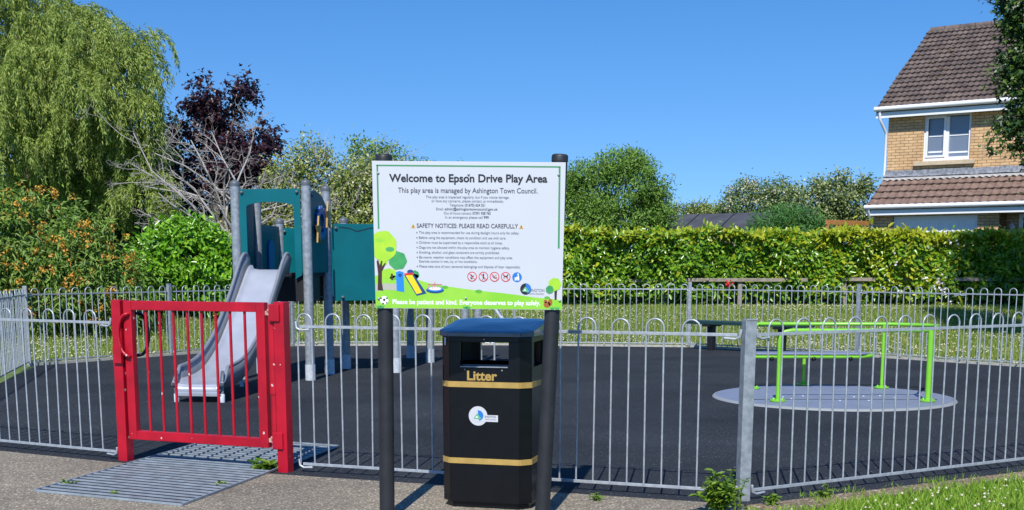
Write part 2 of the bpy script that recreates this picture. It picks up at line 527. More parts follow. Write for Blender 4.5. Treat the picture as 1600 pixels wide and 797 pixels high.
M['rubber'] = speckle_mat('black_rubber', (0.015, 0.018, 0.023), (0.034, 0.039, 0.047), (0.13, 0.135, 0.15), 130, 0.02,
                          patch=((0.74, 0.74, 0.76), (1.32, 1.31, 1.28)), bump=0.6, patch_scale=0.55)
chip_paint(M['black_plastic'], (0.10, 0.10, 0.10), 10, 0.04, 0.4)
chip_paint(M['rubber'], (0.20, 0.20, 0.19), 2.6, 0.028, 0.75)
M['tarmac'] = speckle_mat('worn_tarmac', (0.13, 0.112, 0.088), (0.33, 0.29, 0.225), (0.56, 0.51, 0.42), 105, 0.06,
                          patch=((0.78, 0.78, 0.78), (1.12, 1.10, 1.06)), bump=0.8, patch_scale=0.9)
M['soil'] = speckle_mat('dry_soil', (0.12, 0.085, 0.055), (0.30, 0.23, 0.16), (0.5, 0.45, 0.38), 70, 0.08, bump=0.8, patch_scale=3)
M['turf'] = mat('turf', (0.06, 0.11, 0.016), 0.95, c2=(0.13, 0.18, 0.04), vscale=2.2, bump=0.8, bscale=40, detail=9)
M['blade'] = leaf_mat('grass_blade', [(0.10, 0.24, 0.014), (0.20, 0.37, 0.025), (0.40, 0.50, 0.09), (0.14, 0.30, 0.02), (0.27, 0.42, 0.04)], 0.3, 0.55, 0.3)
M['blade_far'] = leaf_mat('grass_blade_far', [(0.10, 0.19, 0.02), (0.22, 0.32, 0.04), (0.42, 0.42, 0.14), (0.16, 0.26, 0.03), (0.30, 0.36, 0.07)], 0.3, 0.6, 0.2)
M['clover'] = mat('clover_white', (0.62, 0.59, 0.42), 0.8, c2=(0.44, 0.42, 0.20), vscale=50)

M['laurel'] = leaf_mat('laurel_leaf', [(0.06, 0.16, 0.01), (0.13, 0.28, 0.016), (0.20, 0.38, 0.025), (0.09, 0.21, 0.012)], 0.18, 0.28, 0.7)
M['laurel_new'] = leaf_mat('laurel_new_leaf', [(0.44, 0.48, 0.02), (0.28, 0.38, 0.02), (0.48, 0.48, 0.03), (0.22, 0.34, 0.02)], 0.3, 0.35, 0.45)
M['laurel_bright'] = leaf_mat('bush_leaf', [(0.08, 0.24, 0.008), (0.15, 0.38, 0.014), (0.28, 0.52, 0.03)], 0.25, 0.3, 0.5)
M['willow'] = leaf_mat('willow_leaf', [(0.17, 0.26, 0.035), (0.28, 0.38, 0.06), (0.44, 0.50, 0.14), (0.21, 0.31, 0.045)], 0.3, 0.5, 0.35)
M['purple'] = leaf_mat('purple_leaf', [(0.018, 0.007, 0.012), (0.034, 0.012, 0.02), (0.055, 0.018, 0.026), (0.024, 0.01, 0.016)], 0.15, 0.4, 0.45)
M['shrub'] = leaf_mat('shrub_leaf', [(0.045, 0.10, 0.016), (0.085, 0.165, 0.026), (0.14, 0.23, 0.04)], 0.25, 0.45)
M['pale_shrub'] = leaf_mat('pale_shrub_leaf', [(0.14, 0.20, 0.03), (0.27, 0.32, 0.07), (0.44, 0.45, 0.15), (0.18, 0.24, 0.04)], 0.25, 0.5)
M['cream'] = leaf_mat('cream_blossom', [(0.55, 0.54, 0.36), (0.70, 0.69, 0.52)], 0.2, 0.7)
M['round'] = leaf_mat('round_tree_leaf', [(0.08, 0.18, 0.022), (0.14, 0.28, 0.035), (0.23, 0.37, 0.06)], 0.25, 0.45)
M['dark_leaf'] = leaf_mat('dark_maple_leaf', [(0.016, 0.042, 0.009), (0.03, 0.07, 0.013), (0.05, 0.105, 0.018)], 0.12, 0.4)
M['fresh_leaf'] = leaf_mat('fresh_maple_leaf', [(0.09, 0.17, 0.02), (0.15, 0.22, 0.03)], 0.3, 0.4)
M['conifer'] = leaf_mat('conifer_leaf', [(0.04, 0.14, 0.03), (0.07, 0.21, 0.04), (0.11, 0.27, 0.06)], 0.2, 0.5)
M['olive'] = leaf_mat('grey_green_leaf', [(0.11, 0.17, 0.05), (0.20, 0.26, 0.09), (0.33, 0.37, 0.17)], 0.2, 0.5)
M['budd'] = leaf_mat('flowering_shrub_leaf', [(0.08, 0.17, 0.02), (0.15, 0.27, 0.035), (0.25, 0.36, 0.06)], 0.25, 0.5)
M['orange_bloom'] = leaf_mat('orange_bloom', [(0.58, 0.27, 0.03), (0.68, 0.40, 0.05), (0.52, 0.25, 0.08)], 0.2, 0.6)
M['weed'] = leaf_mat('weed_leaf', [(0.07, 0.16, 0.015), (0.13, 0.24, 0.02), (0.22, 0.33, 0.04)], 0.3, 0.45)
M['red_bloom'] = leaf_mat('red_bloom', [(0.55, 0.01, 0.02), (0.7, 0.03, 0.04)], 0.2, 0.5)
M['pale_bloom'] = leaf_mat('pale_bloom', [(0.72, 0.62, 0.60), (0.8, 0.74, 0.72)], 0.2, 0.6)

# ------------------------------------------------------------------ foliage tools
def unit(a):
    return a / np.maximum(1e-9, np.linalg.norm(a, axis=1, keepdims=True))
def leaves(name, pos, axis, nrm, length, width, mats, mi=None, parent=None, fold=0.25, kind='kite', curl=0.15):
    """one small folded blade per leaf; pos = leaf base"""
    n = len(pos)
    axis = unit(axis)
    side = unit(np.cross(axis, nrm))
    up = np.cross(side, axis)
    L = np.broadcast_to(np.asarray(length, dtype=float), (n,))[:, None]
    W = np.broadcast_to(np.asarray(width, dtype=float), (n,))[:, None]
    if kind == 'kite':
        v = np.stack([pos,
                      pos + axis * L * 0.42 + side * W * 0.5 + up * W * fold,
                      pos + axis * L - up * L * curl,
                      pos + axis * L * 0.42 - side * W * 0.5 + up * W * fold], axis=1).reshape(-1, 3)
        b = np.arange(n)[:, None] * 4
        f = np.concatenate([b + np.array([[0, 1, 2]]), b + np.array([[0, 2, 3]])], axis=1).reshape(-1, 3)
        m2 = None if mi is None else np.repeat(mi, 2)
    elif kind == 'oval':
        v = np.stack([pos,
                      pos + axis * L * 0.28 + side * W * 0.44 + up * W * fold,
                      pos + axis * L * 0.68 + side * W * 0.42 + up * W * fold - up * L * curl * 0.5,
                      pos + axis * L - up * L * curl,
                      pos + axis * L * 0.68 - side * W * 0.42 + up * W * fold - up * L * curl * 0.5,
                      pos + axis * L * 0.28 - side * W * 0.44 + up * W * fold], axis=1).reshape(-1, 3)
        b = np.arange(n)[:, None] * 6
        f = np.concatenate([b + np.array([[0, 1, 2, 3]]), b + np.array([[0, 3, 4, 5]])], axis=1).reshape(-1, 4)
        m2 = None if mi is None else np.repeat(mi, 2)
    elif kind == 'lobed':            # three-pointed leaf
        pts = [(0, 0), (0.25, 0.52), (0.45, 0.2), (1.0, 0.0), (0.45, -0.2), (0.25, -0.52)]
        v = np.stack([pos + axis * L * a + side * W * s + up * W * fold * abs(s) for a, s in pts], axis=1).reshape(-1, 3)
        b = np.arange(n)[:, None] * 6
        f = np.concatenate([b + np.array([[0, 1, 2]]), b + np.array([[0, 2, 3]]), b + np.array([[0, 3, 4]]), b + np.array([[0, 4, 5]])], axis=1).reshape(-1, 3)
        m2 = None if mi is None else np.repeat(mi, 4)
    else:                            # blade: bent strip
        tip = pos + axis * L + nrm * L * curl
        mid = pos + axis * L * 0.55 + nrm * L * curl * 0.3
        v = np.stack([pos + side * W * 0.5, pos - side * W * 0.5, mid + side * W * 0.4, mid - side * W * 0.4, tip], axis=1).reshape(-1, 3)
        b = np.arange(n)[:, None] * 5
        f = np.concatenate([b + np.array([[0, 1, 3]]), b + np.array([[0, 3, 2]]), b + np.array([[2, 3, 4]])], axis=1).reshape(-1, 3)
        m2 = None if mi is None else np.repeat(mi, 3)
    return raw_mesh(name, v, f, mats, m2, parent)

TO_SUN = np.array([-light_dir.x, -light_dir.y, -light_dir.z])   # leaves turn towards the light
def rand_dirs(n):
    return unit(rng.normal(size=(n, 3)))

def crown_points(blobs, n, clumps, clump_r, shell=(0.55, 1.05)):
    """clumped points through a set of ellipsoids; returns positions and outward directions"""
    areas = np.array([(b[3] * b[4] + b[4] * b[5] + b[3] * b[5]) for b in blobs])
    pr = areas / areas.sum()
    which = rng.choice(len(blobs), size=clumps, p=pr)
    d = rand_dirs(clumps)
    B = np.array(blobs)
    rr = rng.uniform(shell[0] ** 2, shell[1] ** 2, size=clumps) ** 0.5
    cc = B[which, :3] + d * B[which, 3:6] * rr[:, None]
    size = rng.uniform(0.5, 1.3, size=clumps)
    w = size ** 2; w /= w.sum()
    k = rng.choice(clumps, size=n, p=w)
    off = rng.normal(size=(n, 3)) * (clump_r * size[k])[:, None]
    off[:, 2] *= 0.75
    pos = cc[k] + off
    out = unit(d[k] * 1.0 + unit(off) * 0.8)
    return pos, out, k

def foliage(name, parent, blobs, n, clumps, clump_r, length, width, mats, probs=None, kind='kite', shell=(0.55, 1.05), droop=0.2, zmin=None):
    pos, out, k = crown_points(blobs, n, clumps, clump_r, shell)
    if zmin is not None:
        keep = pos[:, 2] > zmin; pos = pos[keep]; out = out[keep]
    n = len(pos)
    axis = out * 0.7 + rand_dirs(n) * 0.9 + np.array([0, 0, -droop])
    nrm = out * 0.5 + rand_dirs(n) * 0.75 + np.array([0, 0, 0.3]) + TO_SUN * 0.75
    L = length * rng.uniform(0.65, 1.25, n); W = width * rng.uniform(0.7, 1.2, n)
    mi = None
    if isinstance(mats, (list, tuple)) and len(mats) > 1:
        mi = rng.choice(len(mats), size=n, p=probs)
    return leaves(name, pos, axis, nrm, L, W, mats, mi, parent, kind=kind)

def branch_tree(mb, base, tip, r, levels, spread, kids=(3, 5), n=6, rnd=None, bend=0.12, shrink=0.34, up=0.0, collect=None):
    rnd = rnd or random
    base = Vector(base); tip = Vector(tip)
    d = tip - base; L = d.length
    pts = [base]; steps = 5
    off = Vector((rnd.uniform(-1, 1), rnd.uniform(-1, 1), rnd.uniform(-0.5, 0.8))) * bend * L
    for i in range(1, steps + 1):
        t = i / steps
        j = Vector((rnd.uniform(-1, 1), rnd.uniform(-1, 1), rnd.uniform(-1, 1))) * bend * 0.22 * L
        pts.append(base + d * t + off * math.sin(PI * t) + j)
    rs = [r * (1 - 0.62 * i / steps) for i in range(steps + 1)]
    mb.tube(pts, rs, n, caps=False)
    if collect is not None and levels <= 1: collect += pts[2:]
    if levels <= 0: return
    for q in range(rnd.randint(*kids)):
        t = rnd.uniform(0.35, 1.0)
        i = min(steps - 1, int(t * steps)); f = t * steps - i
        p = pts[i].lerp(pts[i + 1], f)
        dd = d.normalized() + Vector((rnd.gauss(0, 1), rnd.gauss(0, 1), rnd.gauss(0, 0.8) + up)) * spread
        dd.normalize()
        branch_tree(mb, p, p + dd * L * shrink * rnd.uniform(0.7, 1.2), max(0.004, r * (1 - 0.6 * t) * 0.62), levels - 1, spread, kids, max(4, n - 1), rnd, bend, shrink, up, collect)

# ------------------------------------------------------------------ the setting: ground, surface, path
def smooth(t):
    t = max(0.0, min(1.0, t))
    return t * t * (3 - 2 * t)
def terrain(x, y):
    return 0.5 * smooth((y - 22.6) / 5.6)

# outline of the fenced area (fence line)
FENCE_LEFT = [Vector((-5.25, 10.45, 0)), Vector((-7.09, 18.16, 0))]
BACK = [Vector((-7.09, 18.16, 0)), Vector((-3.99, 22.72, 0)), Vector((-0.4, 22.95, 0)), Vector((3.24, 22.36, 0)), Vector((5.65, 20.12, 0)), Vector((6.75, 18.75, 0)), Vector((8.3, 16.9, 0))]
GATE_L = Vector((-2.91, 9.21, 0)); GATE_R = Vector((-1.61, 8.68, 0))
NEAR_L = [Vector((-5.25, 10.45, 0)), Vector((-2.98, 9.24, 0))]
NEAR_M = [Vector((-1.50, 8.67, 0)), Vector((1.40, 7.59, 0))]
POST_N = Vector((1.445, 7.585, 0))
NEAR_R = [Vector((1.50, 7.62, 0)), Vector((4.9, 9.58, 0))]
RIGHT_SIDE = [Vector((4.9, 9.58, 0)), Vector((8.3, 16.9, 0))]

# big base sheet with a gentle bank behind the play area
xs = np.unique(np.concatenate([np.linspace(-900, -30, 12), np.linspace(-30, 30, 61), np.linspace(30, 900, 12)]))
ys = np.unique(np.concatenate([np.linspace(-60, 16, 20), np.linspace(16, 36, 61), np.linspace(36, 1500, 20)]))
vv = []; ff = []
for yy in ys:
    for xx in xs:
        vv.append((xx, yy, terrain(xx, yy) - 0.012))
nx = len(xs)
for j in range(len(ys) - 1):
    for i in range(nx - 1):
        ff.append((j * nx + i, j * nx + i + 1, (j + 1) * nx + i + 1, (j + 1) * nx + i))
structure(raw_mesh('ground', np.array(vv), np.array(ff), M['turf'], smooth=True))

def sheet(name, pts, z, m, thick=0.02):
    mb = MB()
    mb.prism([[(p[0], p[1]) for p in pts]], lambda a, b, t: (a, b, t), z, z - thick, 0)
    return structure(mb.build(name, m))
front = [Vector((-5.3, 10.33, 0)), Vector((-2.98, 9.10, 0)), Vector((-1.6, 8.54, 0)), Vector((1.45, 7.44, 0)), Vector((4.98, 9.46, 0))]
back_edge = [Vector((8.2, 16.9, 0)), Vector((6.7, 18.65, 0)), Vector((5.6, 20.02, 0)), Vector((3.2, 22.25, 0)), Vector((-0.4, 22.84, 0)), Vector((-3.93, 22.6, 0)), Vector((-6.98, 18.1, 0))]
sheet('rubber_surface', front + back_edge, 0.0, M['rubber'])
sheet('path', [(-16, 1.0), (1.0, 1.0), (1.18, 6.0), (1.42, 7.43), (-1.6, 8.53), (-2.98, 9.09), (-5.3, 10.32), (-16, 13.5)], -0.004 + 0.008, M['tarmac'])
sheet('bare_soil', [(1.44, 7.42), (1.40, 7.2), (1.75, 7.28), (2.3, 7.72), (3.2, 8.22), (4.9, 9.2), (4.98, 9.44)], 0.003, M['soil'], 0.012)
# concrete edging under the far fence
mb = MB()
for a, b in zip(BACK[:-1], BACK[1:]):
    d = (b - a).normalized(); nrm = Vector((-d.y, d.x, 0))
    mb.beam(a + nrm * 0.02 + Vector((0, 0, 0.005)), b + nrm * 0.02 + Vector((0, 0, 0.005)), 0.10, 0.05)
structure(mb.build('edging_kerb', M['concrete']))

# ------------------------------------------------------------------ bow top fences
def hoop_mesh(width, rail, top, bottom, r, dirv):
    mb = MB()
    h = width / 2
    pts = [(-h, bottom), (-h, rail)]
    n = 9
    for i in range(n + 1):
        q = PI - PI * i / n
        pts.append((h * math.cos(q), (top - h) + h * math.sin(q)))
    pts += [(h, rail), (h, bottom)]
    d = Vector(dirv)
    mb.tube([d * a + Vector((0, 0, b)) for a, b in pts], r, 8, caps=False)
    return mb

def fence_run(a, b, pitch, label, first=0.09, rail=1.03, top=1.12, bottom=0.06, r=0.0060, posts=(), zfn=None, end_posts=(), lugs=(True, True), rail_w=0.010, rail_h=0.020, count=None):
    d = (b - a).normalized(); L = (b - a).length
    t = thing('bow_top_fence', a, label, 'fence', 'galvanised bow top fences round the play area')
    for z in (rail, bottom):
        mb = MB()
        mb.beam(a + d * 0.02 + Vector((0, 0, z)), b - d * 0.02 + Vector((0, 0, z)), rail_w, rail_h)
        for on, p, s in ((lugs[0], a, 1), (lugs[1], b, -1)):
            if on:      # bent lug that ties the rail to its post
                q = p + d * s * 0.10
                side = Vector((d.y, -d.x, 0)) * 0.012
                mb.tube([q + Vector((0, 0, z - 0.02)) + side, p + d * s * 0.03 + Vector((0, 0, z - 0.025)) + side, p + d * s * 0.0 + Vector((0, 0, z - 0.01)) + side, p + d * s * -0.005 + Vector((0, 0, z + 0.035)) + side], 0.009, 6)
        mb.build('rail', M['galv'], t, bevel=0.002)
    n = count or int((L - first - pitch * 0.5) / (pitch * 2)) + 1
    base = hoop_mesh(pitch, rail, top, bottom, r, d)
    proto = None
    hj = random.Random(len(label))
    for i in range(n):
        s = first + pitch * (0.5 + 2 * i)
        if s + pitch * 0.5 > L - 0.03: break
        p = a + d * s
        if proto is None:
            proto = base.build('hoop', M['galv'], None)
            o = proto
        else:
            o = proto.copy(); col.objects.link(o)
        o.parent = t
        o.location = p - a + Vector((0, 0, hj.uniform(-0.003, 0.003)))
        o.rotation_euler = (hj.gauss(0, 0.004), hj.gauss(0, 0.004), hj.gauss(0, 0.02))
    for s in posts:
        p = a + d * s
        q = MB(); q.box(p + Vector((0, 0, 0.57)), (0.06, 0.06, 1.16), math.atan2(d.y, d.x))
        q.box(p + Vector((0, 0, 1.153)), (0.064, 0.064, 0.008), math.atan2(d.y, d.x))
        q.build('post', M['galv_post'], t, bevel=0.004)
    return t

fence_run(NEAR_L[0], NEAR_L[1], 0.1137, 'short bow top fence panel left of the red gate, along the tarmac', first=0.03, lugs=(False, True))
fence_run(NEAR_M[0], NEAR_M[1], 0.1137, 'bow top fence panel behind the sign and litter bin, right of the red gate', first=0.0, count=14)
fence_run(NEAR_R[0], NEAR_R[1], 0.1137, 'bow top fence panel in front of the roundabout, beside the near grass', first=0.10)
q = MB()
lean = Vector((0.012, 0, 0))
q.box(POST_N + Vector((0, 0, 0.56)), (0.072, 0.072, 1.12), R(12), M=Matrix.Rotation(R(0.5), 4, 'Y') @ Matrix.Rotation(R(12), 4, 'Z'))
q.box(POST_N + Vector((0.010, 0, 1.123)), (0.076, 0.076, 0.008), R(12))
tag(q.build('fence_post', M['galv_post'], bevel=0.005), 'square galvanised fence post at the near corner, weed growing at its foot', 'fence post')
fence_run(FENCE_LEFT[0], FENCE_LEFT[1], 0.1137, 'left side fence seen almost end on, its bars closing into a grey sheet', posts=(7.88,), r=0.0075)
fence_run(BACK[0], BACK[1], 0.118, 'far fence run in front of the orange flowered shrub and round laurel bush', posts=(2.65, 5.48), r=0.0075)
fence_run(BACK[1], BACK[2], 0.113, 'far fence run behind the climbing tower and the sign', r=0.0075)
fence_run(BACK[2], BACK[3], 0.113, 'far fence run ending at the post left of the dark green bench', posts=(3.64,), r=0.0075)
fence_run(BACK[3], BACK[4], 0.113, 'far fence run behind the dark green bench', posts=(3.24,), r=0.0075)
fence_run(BACK[4], BACK[5], 0.113, 'short far fence run behind the right end of the lime rail', r=0.0075)
fence_run(BACK[5], BACK[6], 0.113, 'far fence run at the right edge in front of the shaded hedge', r=0.0075)
fence_run(RIGHT_SIDE[0], RIGHT_SIDE[1], 0.1137, 'right side fence beyond the frame closing the play area', r=0.0075)

# ------------------------------------------------------------------ red gate
gd = (GATE_R - GATE_L).normalized(); gn = Vector((gd.y, -gd.x, 0))   # gn points at the path
if gn.y > 0: gn = -gn
gate = thing('gate', GATE_L, 'red steel gate with vertical bars, scuffed paint, standing between two red posts', 'gate')
ga = math.atan2(gd.y, gd.x)
GL = (GATE_R - GATE_L).length
def gp3(s, z, off=0.0): return GATE_L + gd * s + gn * off + Vector((0, 0, z))
for s, hh in ((0.0, 1.2), (GL, 1.2)):
    q = MB(); q.box(gp3(s, hh / 2 - 0.02), (0.082, 0.082, hh + 0.04), ga)
    q.build('gate_post', M['red'], gate, bevel=0.005)
s0, s1 = 0.055, GL - 0.125          # outer edges of the leaf
z0, z1 = 0.165, 1.195
q = MB()
tw = 0.072
q.beam(gp3(s0 + tw / 2, z0), gp3(s0 + tw / 2, z1), tw, 0.05, up=gn)
q.beam(gp3(s1 - tw / 2, z0), gp3(s1 - tw / 2, z1), tw, 0.05, up=gn)
q.beam(gp3(s0 + tw, z1 - 0.034), gp3(s1 - tw, z1 - 0.034), 0.048, 0.068)
q.beam(gp3(s0 + tw, z0 + 0.034), gp3(s1 - tw, z0 + 0.034), 0.048, 0.068)
frame = q.build('gate_frame', M['red'], gate, bevel=0.005)
nb = 8
inn0 = s0 + tw; inn1 = s1 - tw
for i in range(nb):
    s = inn0 + (inn1 - inn0) * (i + 0.92) / (nb + 0.8)
    q = MB(); q.tube([gp3(s, z0 + 0.06), gp3(s, z1 - 0.06)], 0.0105, 10, caps=False)
    q.build('bar', M['red'], gate)
# hinge tube with closer, brackets
q = MB(); q.tube([gp3(GL - 0.075, 0.55), gp3(GL - 0.075, 1.10)], 0.034, 14)
q.tube([gp3(GL - 0.075, 0.22), gp3(GL - 0.075, 0.548)], 0.029, 14)
q.build('hinge_tube', M['red'], gate)
for z in (1.12, 0.22):
    q = MB(); q.tube([gp3(GL - 0.075, z - 0.02), gp3(GL - 0.075, z + 0.025)], 0.018, 10)
    q.beam(gp3(GL - 0.13, z), gp3(GL - 0.03, z), 0.03, 0.03)
    q.tube([gp3(GL - 0.10, z + 0.02, 0.02), gp3(GL - 0.05, z + 0.02, 0.02)], 0.012, 8)
    q.build('hinge', M['rust'], gate, bevel=0.003)
    q = MB(); q.box(gp3(GL - 0.03, z + 0.005, 0.047), (0.085, 0.018, 0.12), ga)
    q.build('hinge_plate', M['red'], gate, bevel=0.006)
# latch plate on the keep post and the two loop handles
q = MB(); q.box(gp3(0.012, 0.80, 0.05), (0.075, 0.03, 0.13), ga)
q.build('latch_box', M['red'], gate, bevel=0.005)
for off, m, nm in ((0.05, 'red', 'pull_handle'), (-0.075, 'black_plastic', 'pull_handle')):
    pts = []
    for i in range(11):
        a = -PI / 2 + PI * i / 10
        sgn = 1 if off > 0 else -1
        pts.append(gp3(0.108 - 0.085 * math.cos(a) if off > 0 else 0.112 + 0.085 * math.cos(a), 0.945 + 0.155 * math.sin(a), off))
    q = MB(); q.tube([pts[0] + (-gn) * off * 0.5] + pts + [pts[-1] + (-gn) * off * 0.5], 0.0125, 8)
    q.build(nm, M[m], gate)
# ------------------------------------------------------------------ steel grate under the gate
NLc, NRc, FRc = Vector((-3.09, 7.87, 0)), Vector((-2.01, 7.38, 0)), Vector((-1.40, 9.87, 0))
FLc = NLc + FRc - NRc
dark_fill = MB(); dark_fill.add([NLc + Vector((0, 0, 0.008)), NRc + Vector((0, 0, 0.008)), FRc + Vector((0, 0, 0.008)), FLc + Vector((0, 0, 0.008))], [(0, 1, 2, 3)])  # flat sheet over the path, the shade of a pit put into its colour
grate = thing('floor_grate', (NLc + FRc) / 2, 'galvanised steel walk-over grate set in the tarmac under the red gate', 'grate')
dark_fill.build('dark_fill', M['dark_fill'], grate)
q = MB()
zt = 0.013
for a, b in ((NLc, NRc), (NRc, FRc), (FRc, FLc), (FLc, NLc)):
    q.beam(a + Vector((0, 0, zt)), b + Vector((0, 0, zt)), 0.010, 0.014)
q.build('grate_frame', M['grate'], grate)
q = MB()
long = (FLc - NLc); LL = long.length; long.normalize()
nbars = 30
for i in range(1, nbars):
    t = i / nbars
    q.beam(NLc.lerp(FLc, t) + Vector((0, 0, zt)), NRc.lerp(FRc, t) + Vector((0, 0, zt)), 0.023, 0.008)
q.build('grate_bars', M['grate'], grate)

# ------------------------------------------------------------------ play area sign
SD = 6.98                               # distance of the sign
KU = SD / 1954 / 3.187                  # one artwork unit in metres
SX0 = (580 - 800) / 1954 * SD
SZ0 = at(800, 235, SD).z
sign = thing('information_sign', (-0.35, SD + 0.06, 0), 'white play area information sign with green border on two black posts', 'sign')
def art(x, y, off=0.0):
    """artwork units -> point on the front of the sign (off = metres proud of it); slight hang of the board"""
    yy = y + 0.0035 * (x - 13) + 0.006 * (x - 480) * (y / 780.0)
    xx = x - 0.017 * (x - 500) * 0.6 * (y / 780.0)
    return Vector((SX0 + xx * KU, SD - off, SZ0 - yy * KU))
q = MB()
q.prism([[(12, 50), (966, 54), (955, 772), (14, 772)]], lambda a, b, t: art(a, b, t), 0.0, -0.006)
panel = q.build('sign_panel', M['white_print'], sign, bevel=0.0008)
def flat(mb, pts, mi, layer):
    mb.prism([pts], lambda a, b, t: art(a, b, t), 0.0004 * layer, 0.0004 * layer + 0.0002, mi, sides=False)
def circ(cx, cy, r, n=20, a0=0.0, a1=2 * PI, ry=None, wob=0.0, seed=0):
    rr = random.Random(seed)
    ry = ry or r
    return [(cx + r * (1 + wob * math.sin(7 * a + seed) ) * math.cos(a), cy + ry * (1 + wob * math.sin(7 * a + seed)) * math.sin(a)) for a in [a0 + (a1 - a0) * i / n for i in range(n)]]
def line(mb, x0, y0, x1, y1, w, mi, layer):
    dx, dy = x1 - x0, y1 - y0
    l = math.hypot(dx, dy); nx_, ny_ = -dy / l * w / 2, dx / l * w / 2
    flat(mb, [(x0 + nx_, y0 + ny_), (x1 + nx_, y1 + ny_), (x1 - nx_, y1 - ny_), (x0 - nx_, y0 - ny_)], mi, layer)
def ring(mb, cx, cy, r0, r1, mi, layer, n=24):
    for i in range(n):
        a, b = 2 * PI * i / n, 2 * PI * (i + 1) / n
        flat(mb, [(cx + r1 * math.cos(a), cy + r1 * math.sin(a)), (cx + r1 * math.cos(b), cy + r1 * math.sin(b)), (cx + r0 * math.cos(b), cy + r0 * math.sin(b)), (cx + r0 * math.cos(a), cy + r0 * math.sin(a))], mi, layer)

def text_mesh(body, weight=0.0):
    cu = bpy.data.curves.new('lettering_curve', 'FONT')
    cu.body = body; cu.size = 1.0; cu.offset = weight; cu.resolution_u = 4
    o = bpy.data.objects.new('lettering_tmp', cu); col.objects.link(o)
    dg = bpy.context.evaluated_depsgraph_get()
    dg.update()
    me = bpy.data.meshes.new_from_object(o.evaluated_get(dg))
    vs = [v.co.copy() for v in me.vertices]; fs = [tuple(p.vertices) for p in me.polygons]
    bpy.data.objects.remove(o); bpy.data.curves.remove(cu); bpy.data.meshes.remove(me)
    return vs, fs
def letters(mb, body, x0, x1, ybase, cap, weight=0.0, mi=0, layer=4, fn=None, proud=None):
    """writes body between x0 and x1 (artwork units), capitals 'cap' high"""
    vs, fs = text_mesh(body, weight)
    if not vs: return
    a = min(v.x for v in vs); b = max(v.x for v in vs)
    sx = (x1 - x0) / (b - a); sy = cap / 0.70
    f = fn or art
    off = 0.0004 * layer if proud is None else proud
    mb.add([f(x0 + (v.x - a) * sx, ybase - v.y * sy, off) for v in vs], fs, mi)

# border
q = MB()
line(q, 33, 72, 941, 76, 7, 0, 1); line(q, 38, 72, 38, 380, 8, 0, 1); line(q, 936, 78, 936, 470, 9, 0, 1)
sub(q, 'border', M['border_green'], panel, fix=False)
# picture along the bottom
PM = [M[k] for k in ('grass_print', 'grass_print_dark', 'crown_print', 'crown_dark_print', 'trunk_print', 'blue_print', 'navy_print', 'yellow_print', 'red_print', 'path_print', 'pink_print', 'white_ink', 'brown_print', 'ink')]
GR, GD, CR, CD, TR, BL, NV, YE, RE, PA, PK, WH, BR_, IK = range(14)
q = MB()
hill = [(14, 770), (14, 610)] + [(14 + 90 * i, y) for i, y in ((1, 608), (2, 618), (3, 645), (4, 660), (5, 672), (6, 682), (7, 690), (8, 700), (9, 712))] + [(955, 722), (955, 770)]
flat(q, hill, GR, 1)
flat(q, [(14, 652), (60, 648), (125, 650), (125, 682), (60, 680), (14, 690)], PA, 2)
for cx, cy, r in ((110, 620, 22), (365, 665, 16), (535, 684, 18), (210, 612, 24), (880, 712, 14)):
    flat(q, circ(cx, cy, r, 18, ry=r * 0.5, wob=0.08), GD, 2)
flat(q, circ(215, 605, 22, 18, wob=0.08), CD, 2)
flat(q, circ(85, 600, 40, 20, ry=26, wob=0.06), CR, 2)
flat(q, [(94, 600), (104, 600), (104, 632), (96, 632)], TR, 3)
flat(q, circ(130, 535, 45, 26, wob=0.05, seed=1), CD, 3)
flat(q, [(26, 682), (30, 600), (24, 540), (32, 530), (40, 560), (48, 528), (54, 530), (50, 566), (66, 545), (70, 550), (50, 590), (48, 640), (54, 684)], TR, 4)
flat(q, circ(56, 545, 22, 12, ry=16), CR, 3)
flat(q, [(14, 408)] + circ(60, 464, 66, 22, a0=-PI / 2 - 0.6, a1=PI * 0.75, ry=75, wob=0.03, seed=4) + [(14, 515)], CR, 5)
flat(q, circ(92, 480, 22, 14, ry=12, wob=0.1), CD, 6)
flat(q, circ(40, 436, 20, 14, ry=10, wob=0.1), GR, 6)
# toy house and slide
flat(q, [(120, 592), (136, 586), (158, 592), (160, 690), (122, 684)], BL, 4)
flat(q, circ(140, 607, 9, 14), NV, 5)
flat(q, circ(192, 590, 16, 16, ry=11), NV, 4)
flat(q, [(160, 598), (204, 594), (208, 604), (166, 608)], RE, 5)
flat(q, [(160, 606), (206, 598), (272, 696), (222, 708)], NV, 4)
flat(q, [(168, 608), (200, 602), (250, 692), (222, 700)], YE, 5)
# small roundabout
flat(q, circ(315, 680, 45, 22, ry=15), NV, 4)
flat(q, circ(315, 674, 40, 22, ry=12), BL, 5)
flat(q, circ(315, 672, 30, 22, ry=8), WH, 6)
for x in (282, 302, 326, 346): line(q, x, 650, x, 676, 3, PK, 7)
line(q, 280, 651, 350, 651, 3.5, PK, 7); line(q, 314, 640, 314, 668, 5, PK, 7)
# right-hand tree
flat(q, [(916, 676), (930, 676), (928, 722), (918, 722)], TR, 3)
flat(q, circ(918, 646, 32, 24, wob=0.05, seed=2), CR, 4)
flat(q, circ(893, 672, 20, 18, wob=0.06, seed=2), CD, 5)
